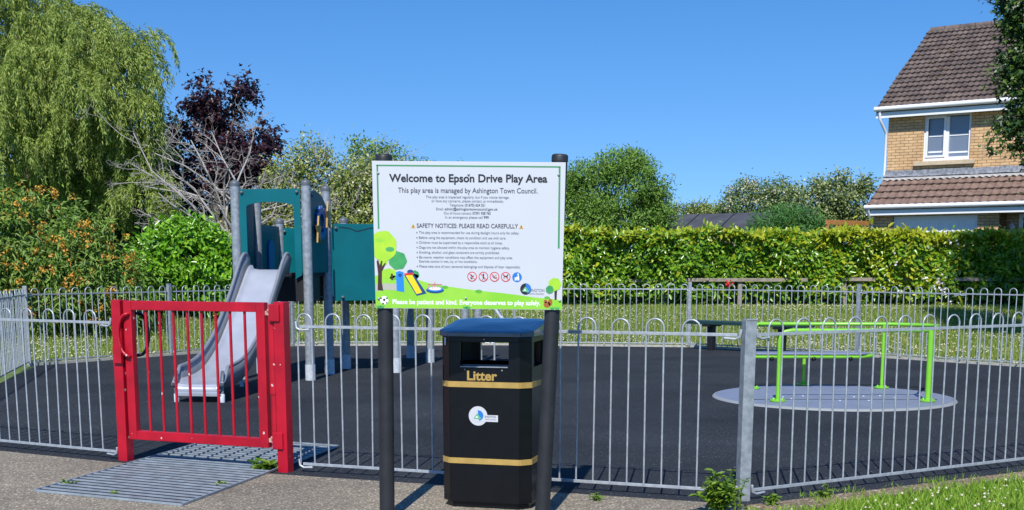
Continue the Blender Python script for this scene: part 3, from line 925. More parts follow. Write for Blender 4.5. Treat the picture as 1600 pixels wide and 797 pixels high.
# ball and squirrel
flat(q, circ(58, 732, 21, 22), WH, 4)
for x, y, r in ((58, 730, 7), (42, 722, 5), (72, 722, 5), (52, 748, 5), (70, 744, 4)): flat(q, circ(x, y, r, 6), IK, 5)
flat(q, circ(880, 746, 17, 16, ry=15), BR_, 4); flat(q, circ(896, 734, 11, 14, ry=18), BR_, 4); flat(q, circ(872, 730, 9, 12), BR_, 4)
for x in (22, 40, 460, 476, 900, 925):
    flat(q, [(x, 772), (x - 8, 756), (x + 3, 764), (x + 6, 752), (x + 9, 764), (x + 20, 757), (x + 14, 772)], CD, 2)
sub(q, 'picture', PM, panel, fix=False)
# words
q = MB(); letters(q, 'Welcome to Epson Drive Play Area', 95, 876, 150, 37, 0.026); sub(q, 'lettering', M['ink'], panel, fix=False)
q = MB(); letters(q, 'This play area is managed by Ashington Town Council.', 138, 828, 203, 25, 0.006); sub(q, 'lettering', M['ink_soft'], panel, fix=False)
q = MB(); letters(q, 'SAFETY NOTICES: PLEASE READ CAREFULLY', 228, 732, 373, 21, 0.01); sub(q, 'lettering', M['ink_soft'], panel, fix=False)
q = MB()
for body, x0, x1, y, w, mi in (
        ('This play area is inspected regularly, but if you notice damage,', 275, 688, 231, 0, 0),
        ('or have any concerns, please contact us immediately.', 303, 660, 250, 0, 0),
        ('Telephone:', 393, 462, 270, 0, 0), ('(01670) 624 521', 468, 568, 270, 0.01, 1),
        ('Email:', 326, 362, 289, 0, 0), ('admin@ashingtontowncouncil.gov.uk', 368, 630, 289, 0.008, 1),
        ('Out of hours contact:', 363, 500, 309, 0, 0), ('07591 928 765', 506, 596, 309, 0.01, 1),
        ('In an emergency please call', 370, 556, 329, 0, 0), ('999', 562, 586, 329, 0.012, 1)):
    letters(q, body, x0, x1, y - 2, 12.5, w, mi)
sub(q, 'lettering', [M['ink_pale'], M['ink_mid']], panel, fix=False)
q = MB()
for body, x0, x1, y in (
        ('This play area is recommended for use during daylight hours only for safety.', 238, 738, 402),
        ('Before using the equipment, check its condition and use with care.', 238, 672, 427),
        ('Children must be supervised by a responsible adult at all times.', 238, 655, 451),
        ('Dogs are not allowed within the play area to maintain hygiene safety.', 238, 690, 475),
        ('Smoking, alcohol, and glass containers are strictly prohibited.', 238, 640, 499),
        ('Be aware: weather conditions may affect the equipment and play area.', 238, 706, 523),
        ('Exercise caution in wet, icy, or hot conditions.', 238, 528, 543),
        ('Please take care of your personal belongings and dispose of litter responsibly.', 238, 745, 568)):
    letters(q, body, x0, x1, y, 12.5)
for y in (398, 423, 447, 471, 495, 519, 564): flat(q, circ(228, y - 1, 3.2, 8), 0, 4)
sub(q, 'lettering', M['ink_pale'], panel, fix=False)
q = MB(); letters(q, 'Please be patient and kind. Everyone deserves to play safely.', 100, 846, 750, 23, 0.024); sub(q, 'lettering', M['white_ink'], panel, fix=False)
# warning triangles
for x in (210, 748):
    q = MB(); flat(q, [(x - 10, 374), (x + 10, 374), (x, 355)], 0, 4); flat(q, [(x - 1.5, 371), (x + 1.5, 371), (x + 1.5, 361), (x - 1.5, 361)], 1, 5)
    sub(q, 'warning_symbol', [M['amber_print'], M['ink']], panel, fix=False)
# prohibition pictograms and the blue litter sign
for k, x in enumerate((502, 559, 615, 671)):
    q = MB()
    flat(q, circ(x, 611, 21, 24), 0, 3); ring(q, x, 611, 20, 24, 1, 4)
    if k == 0:
        for t in ((x - 6, 600, x + 2, 612), (x + 2, 612, x + 9, 606), (x - 8, 616, x + 4, 608)): line(q, *t, 4, 2, 4)
        flat(q, [(x - 8, 618), (x + 3, 618), (x + 2, 624), (x - 7, 624)], 2, 4)
    elif k == 1:
        flat(q, circ(x, 600, 4, 10), 2, 4); line(q, x, 604, x, 616, 7, 2, 4); line(q, x, 615, x - 4, 626, 3, 2, 4); line(q, x, 615, x + 5, 626, 3, 2, 4)
    elif k == 2:
        line(q, x - 12, 606, x + 2, 620, 3, 2, 4); line(q, x + 2, 620, x + 12, 612, 3, 2, 4); line(q, x - 8, 616, x + 10, 602, 2, 2, 4)
    else:
        line(q, x - 9, 609, x + 9, 609, 7, 2, 4); line(q, x - 8, 610, x - 9, 622, 3, 2, 4); line(q, x + 8, 610, x + 9, 622, 3, 2, 4); line(q, x + 8, 607, x + 12, 599, 5, 2, 4); line(q, x - 9, 607, x - 13, 600, 2, 2, 4)
    line(q, x - 15, 596, x + 15, 626, 3.2, 1, 5)
    sub(q, 'pictogram', [M['white_print'], M['red_print'], M['ink']], panel, fix=False)
q = MB(); flat(q, circ(728, 612, 24, 26), 0, 3); flat(q, circ(733, 598, 4, 10), 1, 4); line(q, 733, 604, 735, 628, 9, 1, 4); line(q, 733, 606, 724, 614, 3, 1, 4); flat(q, [(716, 614), (727, 614), (726, 628), (717, 628)], 1, 4)
sub(q, 'pictogram', [M['logo_blue'], M['white_ink']], panel, fix=False)
# council emblem
def emblem(fl, lt, x, y, r, k):
    fl(circ(x, y, r, 30), 0, 3)
    fl(circ(x + 0.12 * r, y - 0.08 * r, r * 0.86, 24, a0=-PI * 0.55, a1=PI * 0.5), 1, 4)
    fl([(x - 0.7 * r, y + 0.42 * r), (x - 0.35 * r, y - 0.12 * r), (x - 0.05 * r, y - 0.45 * r), (x + 0.2 * r, y - 0.1 * r), (x + 0.45 * r, y + 0.2 * r), (x + 0.72 * r, y + 0.35 * r), (x + 0.3 * r, y + 0.55 * r)], 2, 5)
    fl([(x - 0.4 * r, y + 0.3 * r), (x - 0.1 * r, y - 0.05 * r), (x + 0.05 * r, y + 0.3 * r)], 3, 6)
q = MB()
letters(q, 'ASHINGTON', 766, 866, 684, 15, 0.0, 4, 2); letters(q, 'TOWN COUNCIL', 786, 864, 698, 8, 0.0, 4, 2)
emblem(lambda p, mi, l: flat(q, p, mi, l), None, 772, 670, 28, 1)
sub(q, 'emblem', [M['ink'], M['logo_blue'], M['logo_green'], M['white_ink'], M['ink_mid']], panel, fix=False)
q = MB()
for x, y in ((42, 108), (487, 113), (931, 113), (470, 718), (30, 724), (944, 726)):
    q.ball(art(x, y, 0.003), 0.007, 0, 10, 6)
q.build('screw', M['galv'], sign)
# posts and caps (the right one leans)
for (xb, xt, nm) in ((-0.726, -0.711, 'l'), (0.163, 0.266, 'r')):
    zt = at(800, 243, SD).z
    b = Vector((xb, SD + 0.053, -0.25)); t = Vector((xt, SD + 0.053, zt))
    q = MB(); q.tube([b, b.lerp(t, 0.5), t], 0.0435, 22)
    p = q.build('sign_post', M['post_plastic'], sign)
    q = MB()
    for k in range(3): pass
    dz = (t - b).normalized()
    q.tube([t - dz * 0.028, t - dz * 0.002, t + dz * 0.008, t + dz * 0.012], [0.0465, 0.0465, 0.043, 0.03], 22)
    sub(q, 'post_cap', M['post_plastic'], p).matrix_parent_inverse = Matrix.Identity(4)

# ------------------------------------------------------------------ litter bin
BC = Vector((-0.087, 7.585, 0)); BR = R(-15)
BC = Vector((-0.107, 7.52, 0))
litter = thing('litter_bin', BC, 'black octagonal litter bin with gold bands under a flat lid, in front of the fence', 'litter bin', rz=BR, local=True)
BW, BD, CH = 0.553, 0.45, 0.062
def octo(w, d, c):
    a, b = w / 2, d / 2
    return [(-a + c, -b), (a - c, -b), (a, -b + c), (a, b - c), (a - c, b), (-a + c, b), (-a, b - c), (-a, -b + c)]
idf = lambda a, b, t: (a, b, t)
def ringbox(mb, z0, z1, w, d, c, th, mi=0):
    mb.prism([octo(w, d, c), octo(w - 2 * th, d - 2 * th, c * 0.8)[::-1]], idf, z0, z1, mi)
q = MB()
q.prism([octo(BW, BD, CH)], idf, 0.04, 0.855)
ringbox(q, 1.005, 1.035, BW, BD, CH, 0.03)
a, b = BW / 2, BD / 2
for sx in (-1, 1):
    for sy in (-1, 1):
        # corner column between the slots
        wx = 0.135 if sy < 0 else 0.135
        pts = [(a - CH - 0.065, b), (a - CH, b), (a, b - CH), (a, b - CH - 0.05), (a - 0.02, b - CH - 0.05), (a - 0.02, b - CH - 0.01), (a - CH - 0.01, b - 0.02), (a - CH - 0.065, b - 0.02)]
        pts = [(p[0] * sx, p[1] * sy) for p in pts]
        q.prism([pts], idf, 0.855, 1.005)
body = q.build('bin_body', M['black_plastic'], litter, bevel=0.004)
q = MB(); ringbox(q, 0.0, 0.038, BW - 0.04, BD - 0.04, CH - 0.01, 0.06); q.build('plinth', M['black_plastic'], litter)
q = MB()
o1 = octo(BW + 0.03, BD + 0.035, CH + 0.005); o2 = octo(BW - 0.05, BD - 0.05, CH); o3 = octo(0.12, 0.08, 0.03)
slope = lambda y: 0.064 * (y / (BD + 0.035) + 0.5)
vs = [(p[0], p[1], 1.036) for p in o1] + [(p[0], p[1], 1.062 + slope(p[1])) for p in o1] + [(p[0], p[1], 1.066 + slope(p[1])) for p in o2] + [(p[0], p[1], 1.072 + slope(p[1])) for p in o3]
fs = [tuple(reversed(range(8)))]
for r_ in range(3):
    for i in range(8):
        j = (i + 1) % 8
        fs.append((r_ * 8 + i, r_ * 8 + j, (r_ + 1) * 8 + j, (r_ + 1) * 8 + i))
fs.append(tuple(range(24, 32)))
q.add(vs, fs)
q.build('lid', M['lid_plastic'], litter, bevel=0.004)
for z in (0.752, 0.292):
    q = MB(); ringbox(q, z - 0.017, z + 0.017, BW + 0.006, BD + 0.006, CH + 0.001, 0.004)
    q.build('gold_band', M['gold'], litter)
# liner seen through the slots
q = MB(); ringbox(q, 0.5, 0.868, BW - 0.10, BD - 0.10, CH, 0.006); q.build('liner', M['inside'], litter)
# frame lip round the front slot
q = MB()
fx0, fx1 = -a + CH + 0.068, a - CH - 0.068
q.beam((fx0, -b - 0.004, 0.858), (fx1, -b - 0.004, 0.858), 0.012, 0.006)
q.build('slot_lip', M['galv_post'], litter)
def bin_front(x, y, off=0.0): return Vector((x, -b - off, y))
q = MB()
letters(q, 'Litter', -0.105, 0.080, 0.0, 0.054, 0.03, 0, fn=lambda x, y, o: Vector((x, -b - 0.002, 0.779 - y)), proud=0)
q.build('lettering', M['gold'], litter, fix=False)
# council sticker: white disc with a tag to its right
q = MB()
def bflat(pts, mi, layer):
    q.prism([pts], lambda x, y, t: Vector((x, -b - t, y)), 0.0006 * layer, 0.0006 * layer + 0.0003, mi, sides=False)
bflat(circ(-0.038, 0.565, 0.058, 28), 0, 1)
bflat([(-0.03, 0.532), (0.085, 0.532), (0.085, 0.572), (-0.03, 0.572)], 0, 2)
q2fl = lambda p, mi, l: bflat([(x, 2 * 0.565 - y) for x, y in p], mi, l)
emblem(q2fl, None, -0.04, 0.565, 0.036, 1)
letters(q, 'INGTON', 0.004, 0.072, 0.0, 0.012, 0.005, 4, fn=lambda x, y, o: Vector((x, -b - 0.0025, 0.556 - y)), proud=0)
letters(q, 'TOWN COUNCIL', 0.004, 0.074, 0.0, 0.006, 0.0, 4, fn=lambda x, y, o: Vector((x, -b - 0.0025, 0.543 - y)), proud=0)
q.build('sticker', [M['white_print'], M['logo_blue'], M['logo_green'], M['white_ink'], M['ink_mid']], litter, fix=False)
q = MB()
q.box((-a + CH / 2 - 0.004, -b + CH / 2 - 0.004, 1.005), (0.02, 0.002, 0.045), R(-45)); q.build('maker_tag', M['white_print'], litter)
q = MB()
for x, z in ((-0.12, 0.84), (0.11, 0.838), (0.0, 1.02)): q.ball((x, -b, z), 0.005, 0, 8, 4)
q.build('rivet', M['galv'], litter)

# ------------------------------------------------------------------ climbing tower with slide
tower = thing('climbing_tower', (-2.6, 16.6, 0), 'teal and grey climbing tower with a steel slide, on black rubber surface', 'play tower')
PA_, PB_, PC_, PD_ = Vector((-3.50, 15.95, 0)), Vector((-2.58, 15.80, 0)), Vector((-2.462, 16.68, 0)), Vector((-3.42, 16.85, 0))
PE_, PF_, PG_ = Vector((-3.33, 18.0, 0)), Vector((-2.36, 17.60, 0)), Vector((-1.59, 16.95, 0))
PH_, PI_, PJ_, PK_ = Vector((-1.61, 19.65, 0)), Vector((-1.24, 18.75, 0)), Vector((-0.70, 18.4, 0)), Vector((-0.51, 18.55, 0))
def tower_post(p, h, shaded=False):
    q = MB(); q.tube([p, p + Vector((0, 0, h))], 0.061, 20)
    po = q.build('post', M['galv_post'], tower)
    q = MB(); q.lathe(p, [(0.064, h - 0.05), (0.066, h - 0.015), (0.062, h), (0.045, h + 0.015), (0.018, h + 0.02), (0.018, h + 0.035), (0.004, h + 0.04)], 20)
    sub(q, 'post_cap', M['cap'], po)
    q = MB(); q.tube([p + Vector((0, 0, -0.02)), p + Vector((0, 0, 0.20))], 0.0665, 20)
    for dz in (0.13, 0.165): q.ball(p + Vector((0.0, -0.066, dz)), 0.008, 0, 8, 4)
    sub(q, 'sleeve', M['sleeve'], po)
    return po
for p, h in ((PA_, 2.49), (PB_, 2.49), (PC_, 2.47), (PD_, 2.47), (PE_, 2.09), (PF_, 2.09), (PG_, 2.09), (PH_, 1.9), (PI_, 1.9), (PJ_, 1.9), (PK_, 1.9)):
    tower_post(p, h)
def wall_fn(p0, p1, push=0.0):
    d = (p1 - p0); L = d.length; d.normalize(); n_ = Vector((d.y, -d.x, 0))
    return (lambda s, z, t: p0 + d * s + n_ * (t + push) + Vector((0, 0, z))), L
def bolts(fn, pts, off, parent_panel):
    for s, z in pts:
        q = MB(); q.ball(fn(s, z, off), 0.022, 0, 10, 6)
        sub(q, 'bolt', M['cap'], parent_panel)
# front panel with arched opening
fn, L = wall_fn(PA_, PB_, 0.03)
e = 0.065
arch = [(0.155 + (L - 0.31) * i / 8, 2.205 + 0.035 * math.sin(PI * i / 8)) for i in range(9)]
outer = [(e, 1.42), (e, 2.40), (L - e, 2.40), (L - e, 1.33), (L - 0.15, 1.28)] + [(L - 0.155, 2.17), (L - 0.17, 2.20)] + arch[::-1][1:-1] + [(0.17, 2.20), (0.155, 2.17), (0.155, 1.36)]
q = MB(); q.prism([outer], fn, -0.008, 0.008)
fp = q.build('front_panel', M['teal'], tower, bevel=0.003)
bolts(fn, [(e + 0.04, 2.36), (L - e - 0.04, 2.36)], 0.02, fp)
# right side panel with turning flower
fn, L = wall_fn(PB_, PC_, 0.02)
q = MB(); q.prism([[(0.06, 1.36), (0.06, 2.36), (0.3, 2.40), (0.62, 2.34), (L - 0.05, 2.20), (L - 0.05, 1.36)]], fn, -0.008, 0.008)
sp_ = q.build('side_panel', M['teal'], tower, bevel=0.003)
bolts(fn, [(L - 0.11, 2.17), (0.12, 2.32)], 0.02, sp_)
cx, cz = 0.47, 1.99
outer = []
for i in range(64):
    a_ = 2 * PI * i / 64
    outer.append((cx + (0.225 if (i // 2) % 2 else 0.195) * math.cos(a_), cz + (0.225 if (i // 2) % 2 else 0.195) * math.sin(a_)))
inner = circ(cx, cz, 0.12, 32)[::-1]
q = MB(); q.prism([outer, inner], fn, 0.02, 0.045)
sub(q, 'turning_ring', M['blue_board'], sp_, bevel=0.002)
for sgn, dz in ((-1, -0.10), (1, 0.10)):
    q = MB(); st = []
    for i in range(10):
        a_ = 2 * PI * i / 10 + 0.3
        rr = 0.15 if i % 2 == 0 else 0.065
        st.append((cx + sgn * 0.22 + rr * 0.8 * math.cos(a_), cz + dz + rr * 1.25 * math.sin(a_)))
    q.prism([st], fn, 0.048, 0.07)
    sub(q, 'star', M['yellow_board'], sp_, bevel=0.002)
# left side panel (its inner face is seen), rear low walls
fn, L = wall_fn(PD_, PA_, 0.02)
q = MB(); q.prism([[(0.06, 1.36), (0.06, 2.3), (L - 0.06, 2.3), (L - 0.06, 1.36)]], fn, -0.008, 0.008)
q.build('side_panel', M['teal'], tower, bevel=0.003)
fn, L = wall_fn(PE_, PD_, 0.0)
q = MB(); q.prism([[(0.05, 1.0), (0.05, 2.0), (L - 0.05, 2.0), (L - 0.05, 1.0)]], fn, -0.008, 0.008)
lp = q.build('side_panel', M['teal'], tower, bevel=0.003)
q = MB()
arch = [(0.40, 1.0 + 0.1)] + [(0.55 + 0.15 * math.cos(PI - PI * i / 8), 1.68 + 0.12 * math.sin(PI - PI * i / 8)) for i in range(9)] + [(0.70, 1.1)]
q.prism([arch], fn, -0.03, -0.012)
sub(q, 'arched_door', M['blue_board'], lp, bevel=0.002)
fn, L = wall_fn(PE_, PF_, 0.0)
q = MB(); q.prism([[(0.05, 1.0), (0.05, 1.98), (L - 0.05, 1.98), (L - 0.05, 1.0)]], fn, -0.008, 0.008)
rp_ = q.build('rear_panel', M['teal'], tower, bevel=0.003)
bolts(fn, [(0.10, 1.93), (-0.02, 1.93)], 0.03, rp_)
# low wall to the right of the tall posts (carries a dark zig-zag groove)
fn, L = wall_fn(PC_, PG_, 0.03)
q = MB(); q.prism([[(0.07, 0.985), (0.07, 2.0), (L - 0.06, 2.0), (L - 0.06, 0.985)]], fn, -0.008, 0.008)
wp = q.build('front_panel', M['teal'], tower, bevel=0.003)
bolts(fn, [(0.115, 1.94), (0.19, 1.03), (L - 0.12, 1.2)], 0.02, wp)
q = MB()
zz = [(0.16, 1.955), (0.30, 1.94), (0.40, 1.90), (0.58, 1.945), (L - 0.1, 1.955)]
for (a0, b0), (a1, b1) in zip(zz[:-1], zz[1:]):
    q.prism([[(a0, b0 + 0.008), (a1, b1 + 0.008), (a1, b1 - 0.008), (a0, b0 - 0.008)]], fn, 0.009, 0.0105)
sub(q, 'groove', M['teal_dark'], wp)
# rounded blue top board seen over the wall, inner far wall
fn, L = wall_fn(PG_ + Vector((0.0, 0.1, 0)), PI_, 0.0)
q = MB(); q.prism([[(0.06, 1.0), (0.06, 1.75), (L * 0.5, 1.95), (L - 0.06, 1.75), (L - 0.06, 1.0)]], fn, -0.008, 0.008)
q.build('side_panel', M['blue_board'], tower, bevel=0.003)
fn, L = wall_fn(PF_, PH_, 0.0)
q = MB(); q.prism([[(0.06, 1.0), (0.06, 1.8), (L - 0.06, 1.8), (L - 0.06, 1.0)]], fn, -0.008, 0.008)
q.build('rear_panel', M['teal'], tower, bevel=0.003)
fn, L = wall_fn(PI_, PJ_, 0.0)
q = MB(); q.prism([[(0.06, 1.05), (0.06, 1.8), (L - 0.06, 1.8), (L - 0.06, 1.05)]], fn, -0.008, 0.008)
q.build('front_panel', M['teal'], tower, bevel=0.003)
# decks and near-black boards below the tall deck
def deck(pts, z0_, z1_, name='deck', m='black_board'):
    q = MB(); q.prism([[(p.x, p.y) for p in pts]], lambda a, b, t: (a, b, t), z0_, z1_)
    return q.build(name, M[m], tower, bevel=0.004)
cen = (PA_ + PB_ + PC_ + PD_) / 4
deck([cen + (p - cen) * 0.93 for p in (PA_, PB_, PC_, PD_)], 1.31, 1.36)
deck([p + Vector((0, 0, 0)) for p in (PD_ + Vector((0.07, 0.1, 0)), PC_ + Vector((-0.05, 0.1, 0)), PF_ + Vector((-0.07, -0.05, 0)), PE_ + Vector((0.07, -0.05, 0)))], 0.98, 1.03)
deck([PC_ + Vector((0.08, 0.1, 0)), PG_ + Vector((-0.07, 0.05, 0)), PI_ + Vector((-0.07, 0, 0)), PH_ + Vector((0, -0.1, 0)), PF_ + Vector((0.07, 0.0, 0))], 0.98, 1.03)
deck([PI_ + Vector((0.07, -0.2, 0)), PJ_ + Vector((-0.05, -0.1, 0)), PK_ + Vector((0, 0.3, 0)), PI_ + Vector((0.1, 0.5, 0))], 0.98, 1.03)
fn, L = wall_fn(PA_, PB_, 0.0)
q = MB(); q.prism([[(0.065, 1.0), (0.065, 1.31), (L - 0.065, 1.31), (L - 0.065, 1.0)]], fn, -0.03, -0.012)
q.build('black_panel', M['black_board'], tower)
fn, L = wall_fn(PB_, PC_, 0.0)
q = MB(); q.prism([[(0.065, 1.0), (0.065, 1.31), (L * 0.62, 1.31), (L * 0.62, 1.0)]], fn, -0.03, -0.012)
q.build('black_panel', M['black_board'], tower)
fn, L = wall_fn(PD_, PC_, 0.0)
q = MB(); q.prism([[(0.065, 1.04), (0.065, 1.31), (L - 0.065, 1.31), (L - 0.065, 1.04)]], fn, -0.03, -0.012)
q.build('black_panel', M['black_board'], tower)
# steps at the far right end
q = MB()
for y_ in (18.25, 18.62):
    q.tube([Vector((-0.40, y_, 1.05)), Vector((-0.18, y_, 0.72)), Vector((0.12, y_, 0.30)), Vector((0.30, y_, 0.0))], 0.024, 10)
q.build('stair_rail', M['sleeve'], tower)
for i in range(4):
    t_ = (i + 0.6) / 4.3
    q = MB(); q.box((-0.40 + 0.70 * t_ + 0.02, 18.43, 1.05 - 1.05 * t_), (0.20, 0.36, 0.035)); q.build('step', M['galv_post'], tower, bevel=0.004)
q = MB(); q.tube([Vector((0.04, 18.6, 0.0)), Vector((0.04, 18.6, 0.95)), Vector((-0.1, 18.6, 1.2)), Vector((-0.45, 18.55, 1.3))], 0.02, 8)
q.build('hand_rail', M['galv_post'], tower)

# slide: chute profile along its run
S_TOP = (PA_ + PB_) / 2 + Vector((-0.02, -0.10, 0)); S_BOT = Vector((-3.36, 13.22, 0))
sd = (S_BOT - S_TOP); SLEN = sd.length; sd.normalize(); sn = Vector((-sd.y, sd.x, 0))
prof = [(-0.02, 1.40), (0.10, 1.395), (0.22, 1.34), (0.4, 1.20), (0.7, 0.955), (1.0, 0.715), (1.3, 0.50), (1.55, 0.365), (1.78, 0.275), (2.0, 0.225), (2.25, 0.20), (SLEN - 0.02, 0.195), (SLEN + 0.03, 0.18), (SLEN + 0.06, 0.15), (SLEN + 0.06, 0.10)]
def sl(s, w, z): return S_TOP + sd * s + sn * w + Vector((0, 0, z))
hw = 0.225
# smooth the profile
def catmull(pts, n=4):
    out = []
    for i in range(len(pts) - 1):
        p0 = pts[max(0, i - 1)]; p1 = pts[i]; p2 = pts[i + 1]; p3 = pts[min(len(pts) - 1, i + 2)]
        for k in range(n):
            t = k / n
            out.append(tuple(0.5 * ((2 * b) + (-a + c) * t + (2 * a - 5 * b + 4 * c - d) * t * t + (-a + 3 * b - 3 * c + d) * t ** 3) for a, b, c, d in zip(p0, p1, p2, p3)))
    out.append(pts[-1])
    return out
pr = catmull(prof)
q = MB(); vs = []; fs = []
ws = [-hw, -hw * 0.93, -hw * 0.6, 0, hw * 0.6, hw * 0.93, hw]
zs = [0.055, 0.012, 0.0, 0.0, 0.0, 0.012, 0.055]
for s, z in pr:
    for w, dz in zip(ws, zs): vs.append(sl(s, w, z + dz * (1 if s < SLEN - 0.05 else 0.2)))
    for w in ws[::-1]: vs.append(sl(s, w, z - 0.03))
k = len(ws) * 2
for i in range(len(pr) - 1):
    for j in range(k):
        j2 = (j + 1) % k
        fs.append((i * k + j, i * k + j2, (i + 1) * k + j2, (i + 1) * k + j))
q.add(vs, fs, 0, True)
slide = q.build('slide', M['slide'], tower)
# side walls: plate between the chute and a rounded top edge, flared outward
for sg in (-1, 1):
    q = MB()
    top = []; bot = []
    for s, z in pr[:-6]:
        u = s / SLEN
        h = 0.17 + 0.06 * math.exp(-((u - 0.12) / 0.12) ** 2) + 0.02 * math.sin(u * 3)
        if s < 0.18: h *= max(0.35, math.sqrt(max(0, 1 - ((0.18 - s) / 0.26) ** 2)))
        e_ = (SLEN - 0.08 - s)
        if e_ < 0.10: h *= math.sqrt(max(0.02, 1 - ((0.10 - e_) / 0.11) ** 2))
        top.append((s, z + h)); bot.append((s, z - 0.06 if s < SLEN - 0.3 else z - 0.05))
    th = 0.022
    vs = []; fs = []
    for (s, zt_), (_, zb) in zip(top, bot):
        vs += [sl(s, sg * (hw - 0.004), zb), sl(s, sg * (hw + 0.035), zt_), sl(s, sg * (hw + 0.035 + th), zt_), sl(s, sg * (hw + th), zb)]
    for i in range(len(top) - 1):
        for j in range(4):
            j2 = (j + 1) % 4
            fs.append((i * 4 + j, i * 4 + j2, (i + 1) * 4 + j2, (i + 1) * 4 + j))
    q.add(vs, fs, 0, True)
    rail_pts = [sl(s, sg * (hw + 0.035 + th / 2), z) for s, z in top]
    end = top[-1]
    rail_pts += [sl(SLEN - 0.035, sg * (hw + 0.03), 0.32), sl(SLEN + 0.0, sg * (hw + 0.03), 0.20), sl(SLEN + 0.0, sg * (hw + 0.03), 0.05)]
    q.tube(rail_pts, 0.02, 10)
    sub(q, 'slide_side', M['slide_side'], slide)
    q = MB(); q.lathe(sl(SLEN, sg * (hw + 0.03), 0.0), [(0.028, -0.01), (0.028, 0.085), (0.022, 0.09)], 12)
    sub(q, 'foot', M['sleeve'], slide)
q = MB()
for w in (-0.12, 0.12): q.tube([sl(0.95, w, 0.73), sl(0.85, w, 0.0)], 0.024, 8)
q.beam(sl(0.95, -0.2, 0.7), sl(0.95, 0.2, 0.7), 0.04, 0.03)
sub(q, 'support_leg', M['sleeve'], slide)
q = MB(); q.tube([sl(SLEN + 0.035, -hw - 0.03, 0.085), sl(SLEN + 0.035, hw + 0.03, 0.085)], 0.006, 6); sub(q, 'end_rod', M['sleeve'], slide)

# ------------------------------------------------------------------ roundabout
RC = Vector((3.555, 13.66, 0))
rb = thing('roundabout', RC, 'flush wheelchair roundabout with grey disc, seat and lime green handrails', 'roundabout')
q = MB(); q.lathe(RC, [(0.002, 0.026), (0.9, 0.026), (1.27, 0.022), (1.272, 0.0)], 72, smooth=False)
dk = q.build('disc', M['disc'], rb)
q = MB(); q.lathe(RC, [(1.272, 0.022), (1.30, 0.016), (1.315, 0.0)], 72); q.build('rim', M['disc_rim'], rb)
q = MB()
a_ = ground_point(1235, 627); b_ = ground_point(1438, 627)
q.beam(Vector((RC.x - 1.02, RC.y - 0.42, 0.0275)), Vector((RC.x + 1.02, RC.y - 0.42, 0.0275)), 0.014, 0.003)
sub(q, 'joint', M['dark_fill'], dk)
q = MB()
rr = random.Random(5)
for i in range(9):
    a1 = rr.uniform(0, 2 * PI); r1 = rr.uniform(0.15, 0.95)
    q = MB(); q.ball(RC + Vector((r1 * math.cos(a1), r1 * 0.5 * math.sin(a1) - 0.1, 0.027)), 0.013, 0, 8, 4, sq=0.5)
    sub(q, 'bolt', M['white_print'], dk)
RT = 0.035
L1 = ground_point(1215, 631); L2 = ground_point(1449, 631); L3 = ground_point(1377, 610); L4 = ground_point(1255, 605); L0 = ground_point(1176, 611)
def rise(p, z): return Vector((p.x, p.y, z))
HZ = 0.775
fr = [rise(L1, 0.03), rise(L1, HZ - 0.11), rise(L1, HZ - 0.05) + Vector((0.012, 0, 0)), rise(L1, HZ - 0.012) + Vector((0.055, 0, 0)), rise(L1, HZ) + Vector((0.12, 0, 0)), rise(L2, HZ) + Vector((-0.1, 0.02, 0))]
e1 = at(1466, 508, 14.05)
fr += [rise(L2, HZ) + Vector((-0.02, 0.03, 0)), rise(L2, HZ) + Vector((0.06, 0.12, 0)), Vector((e1.x, e1.y, HZ)), Vector((e1.x - 0.05, e1.y + 0.14, HZ))]
bl = Vector((2.82, 14.55, HZ))
fr += [rise(L3, HZ) + Vector((0.1, 0.0, 0)), bl + Vector((0.2, 0, 0)), bl + Vector((0.06, -0.02, 0)), bl + Vector((0.0, -0.05, -0.04)), rise(L0, HZ - 0.16), rise(L0, 0.03)]
q = MB(); q.tube(fr, 0.021, 12); q.build('handrail', M['lime'], rb)
q = MB(); q.tube([rise(L2, 0.03), rise(L2, HZ)], 0.030, 12); q.build('leg', M['lime'], rb)
q = MB(); q.tube([rise(L3, 0.03), rise(L3, HZ)], 0.019, 12); q.build('leg', M['lime'], rb)
q = MB(); q.tube([rise(L4, 0.03), rise(L4, 0.42)], 0.021, 12); q.build('leg', M['lime'], rb)
for p in (L0, L1, L2, L3, L4):
    q = MB(); q.lathe(rise(p, 0), [(0.085, 0.03), (0.085, 0.044), (0.03, 0.046), (0.03, 0.06)], 16, smooth=False)
    for k in range(4):
        q.ball(rise(p, 0.048) + Vector((0.062 * math.cos(k * PI / 2 + 0.5), 0.062 * math.sin(k * PI / 2 + 0.5), 0)), 0.013, 0, 8, 4)
    q.build('foot_plate', M['lime'], rb)
sx0, sx1, syc, szc = 2.80, 4.16, 14.55, 0.425
q = MB(); q.prism([[(sx0 + 0.02, syc - 0.13), (sx0 + 0.05, syc - 0.15), (sx1 - 0.08, syc - 0.15), (sx1, syc - 0.09), (sx1 + 0.02, syc), (sx1 - 0.08, syc + 0.15), (sx0 + 0.02, syc + 0.15)]], lambda a, b, t: (a, b, t), szc, szc + 0.018)
st_ = q.build('seat', M['disc'], rb, bevel=0.004)
q = MB(); q.tube([Vector((sx0, syc - 0.12, szc - 0.025)), Vector((sx1 - 0.1, syc - 0.12, szc - 0.025)), Vector((sx1 + 0.07, syc - 0.02, szc - 0.025)), Vector((sx1 + 0.1, syc + 0.12, szc - 0.02))], 0.022, 10)
sub(q, 'seat_frame', M['lime'], st_)
for x in (3.03, 3.52, 3.95):
    q = MB(); q.ball((x, syc - 0.13, szc - 0.05), 0.028, 0, 10, 6)
    sub(q, 'knob', M['black_plastic'], st_)

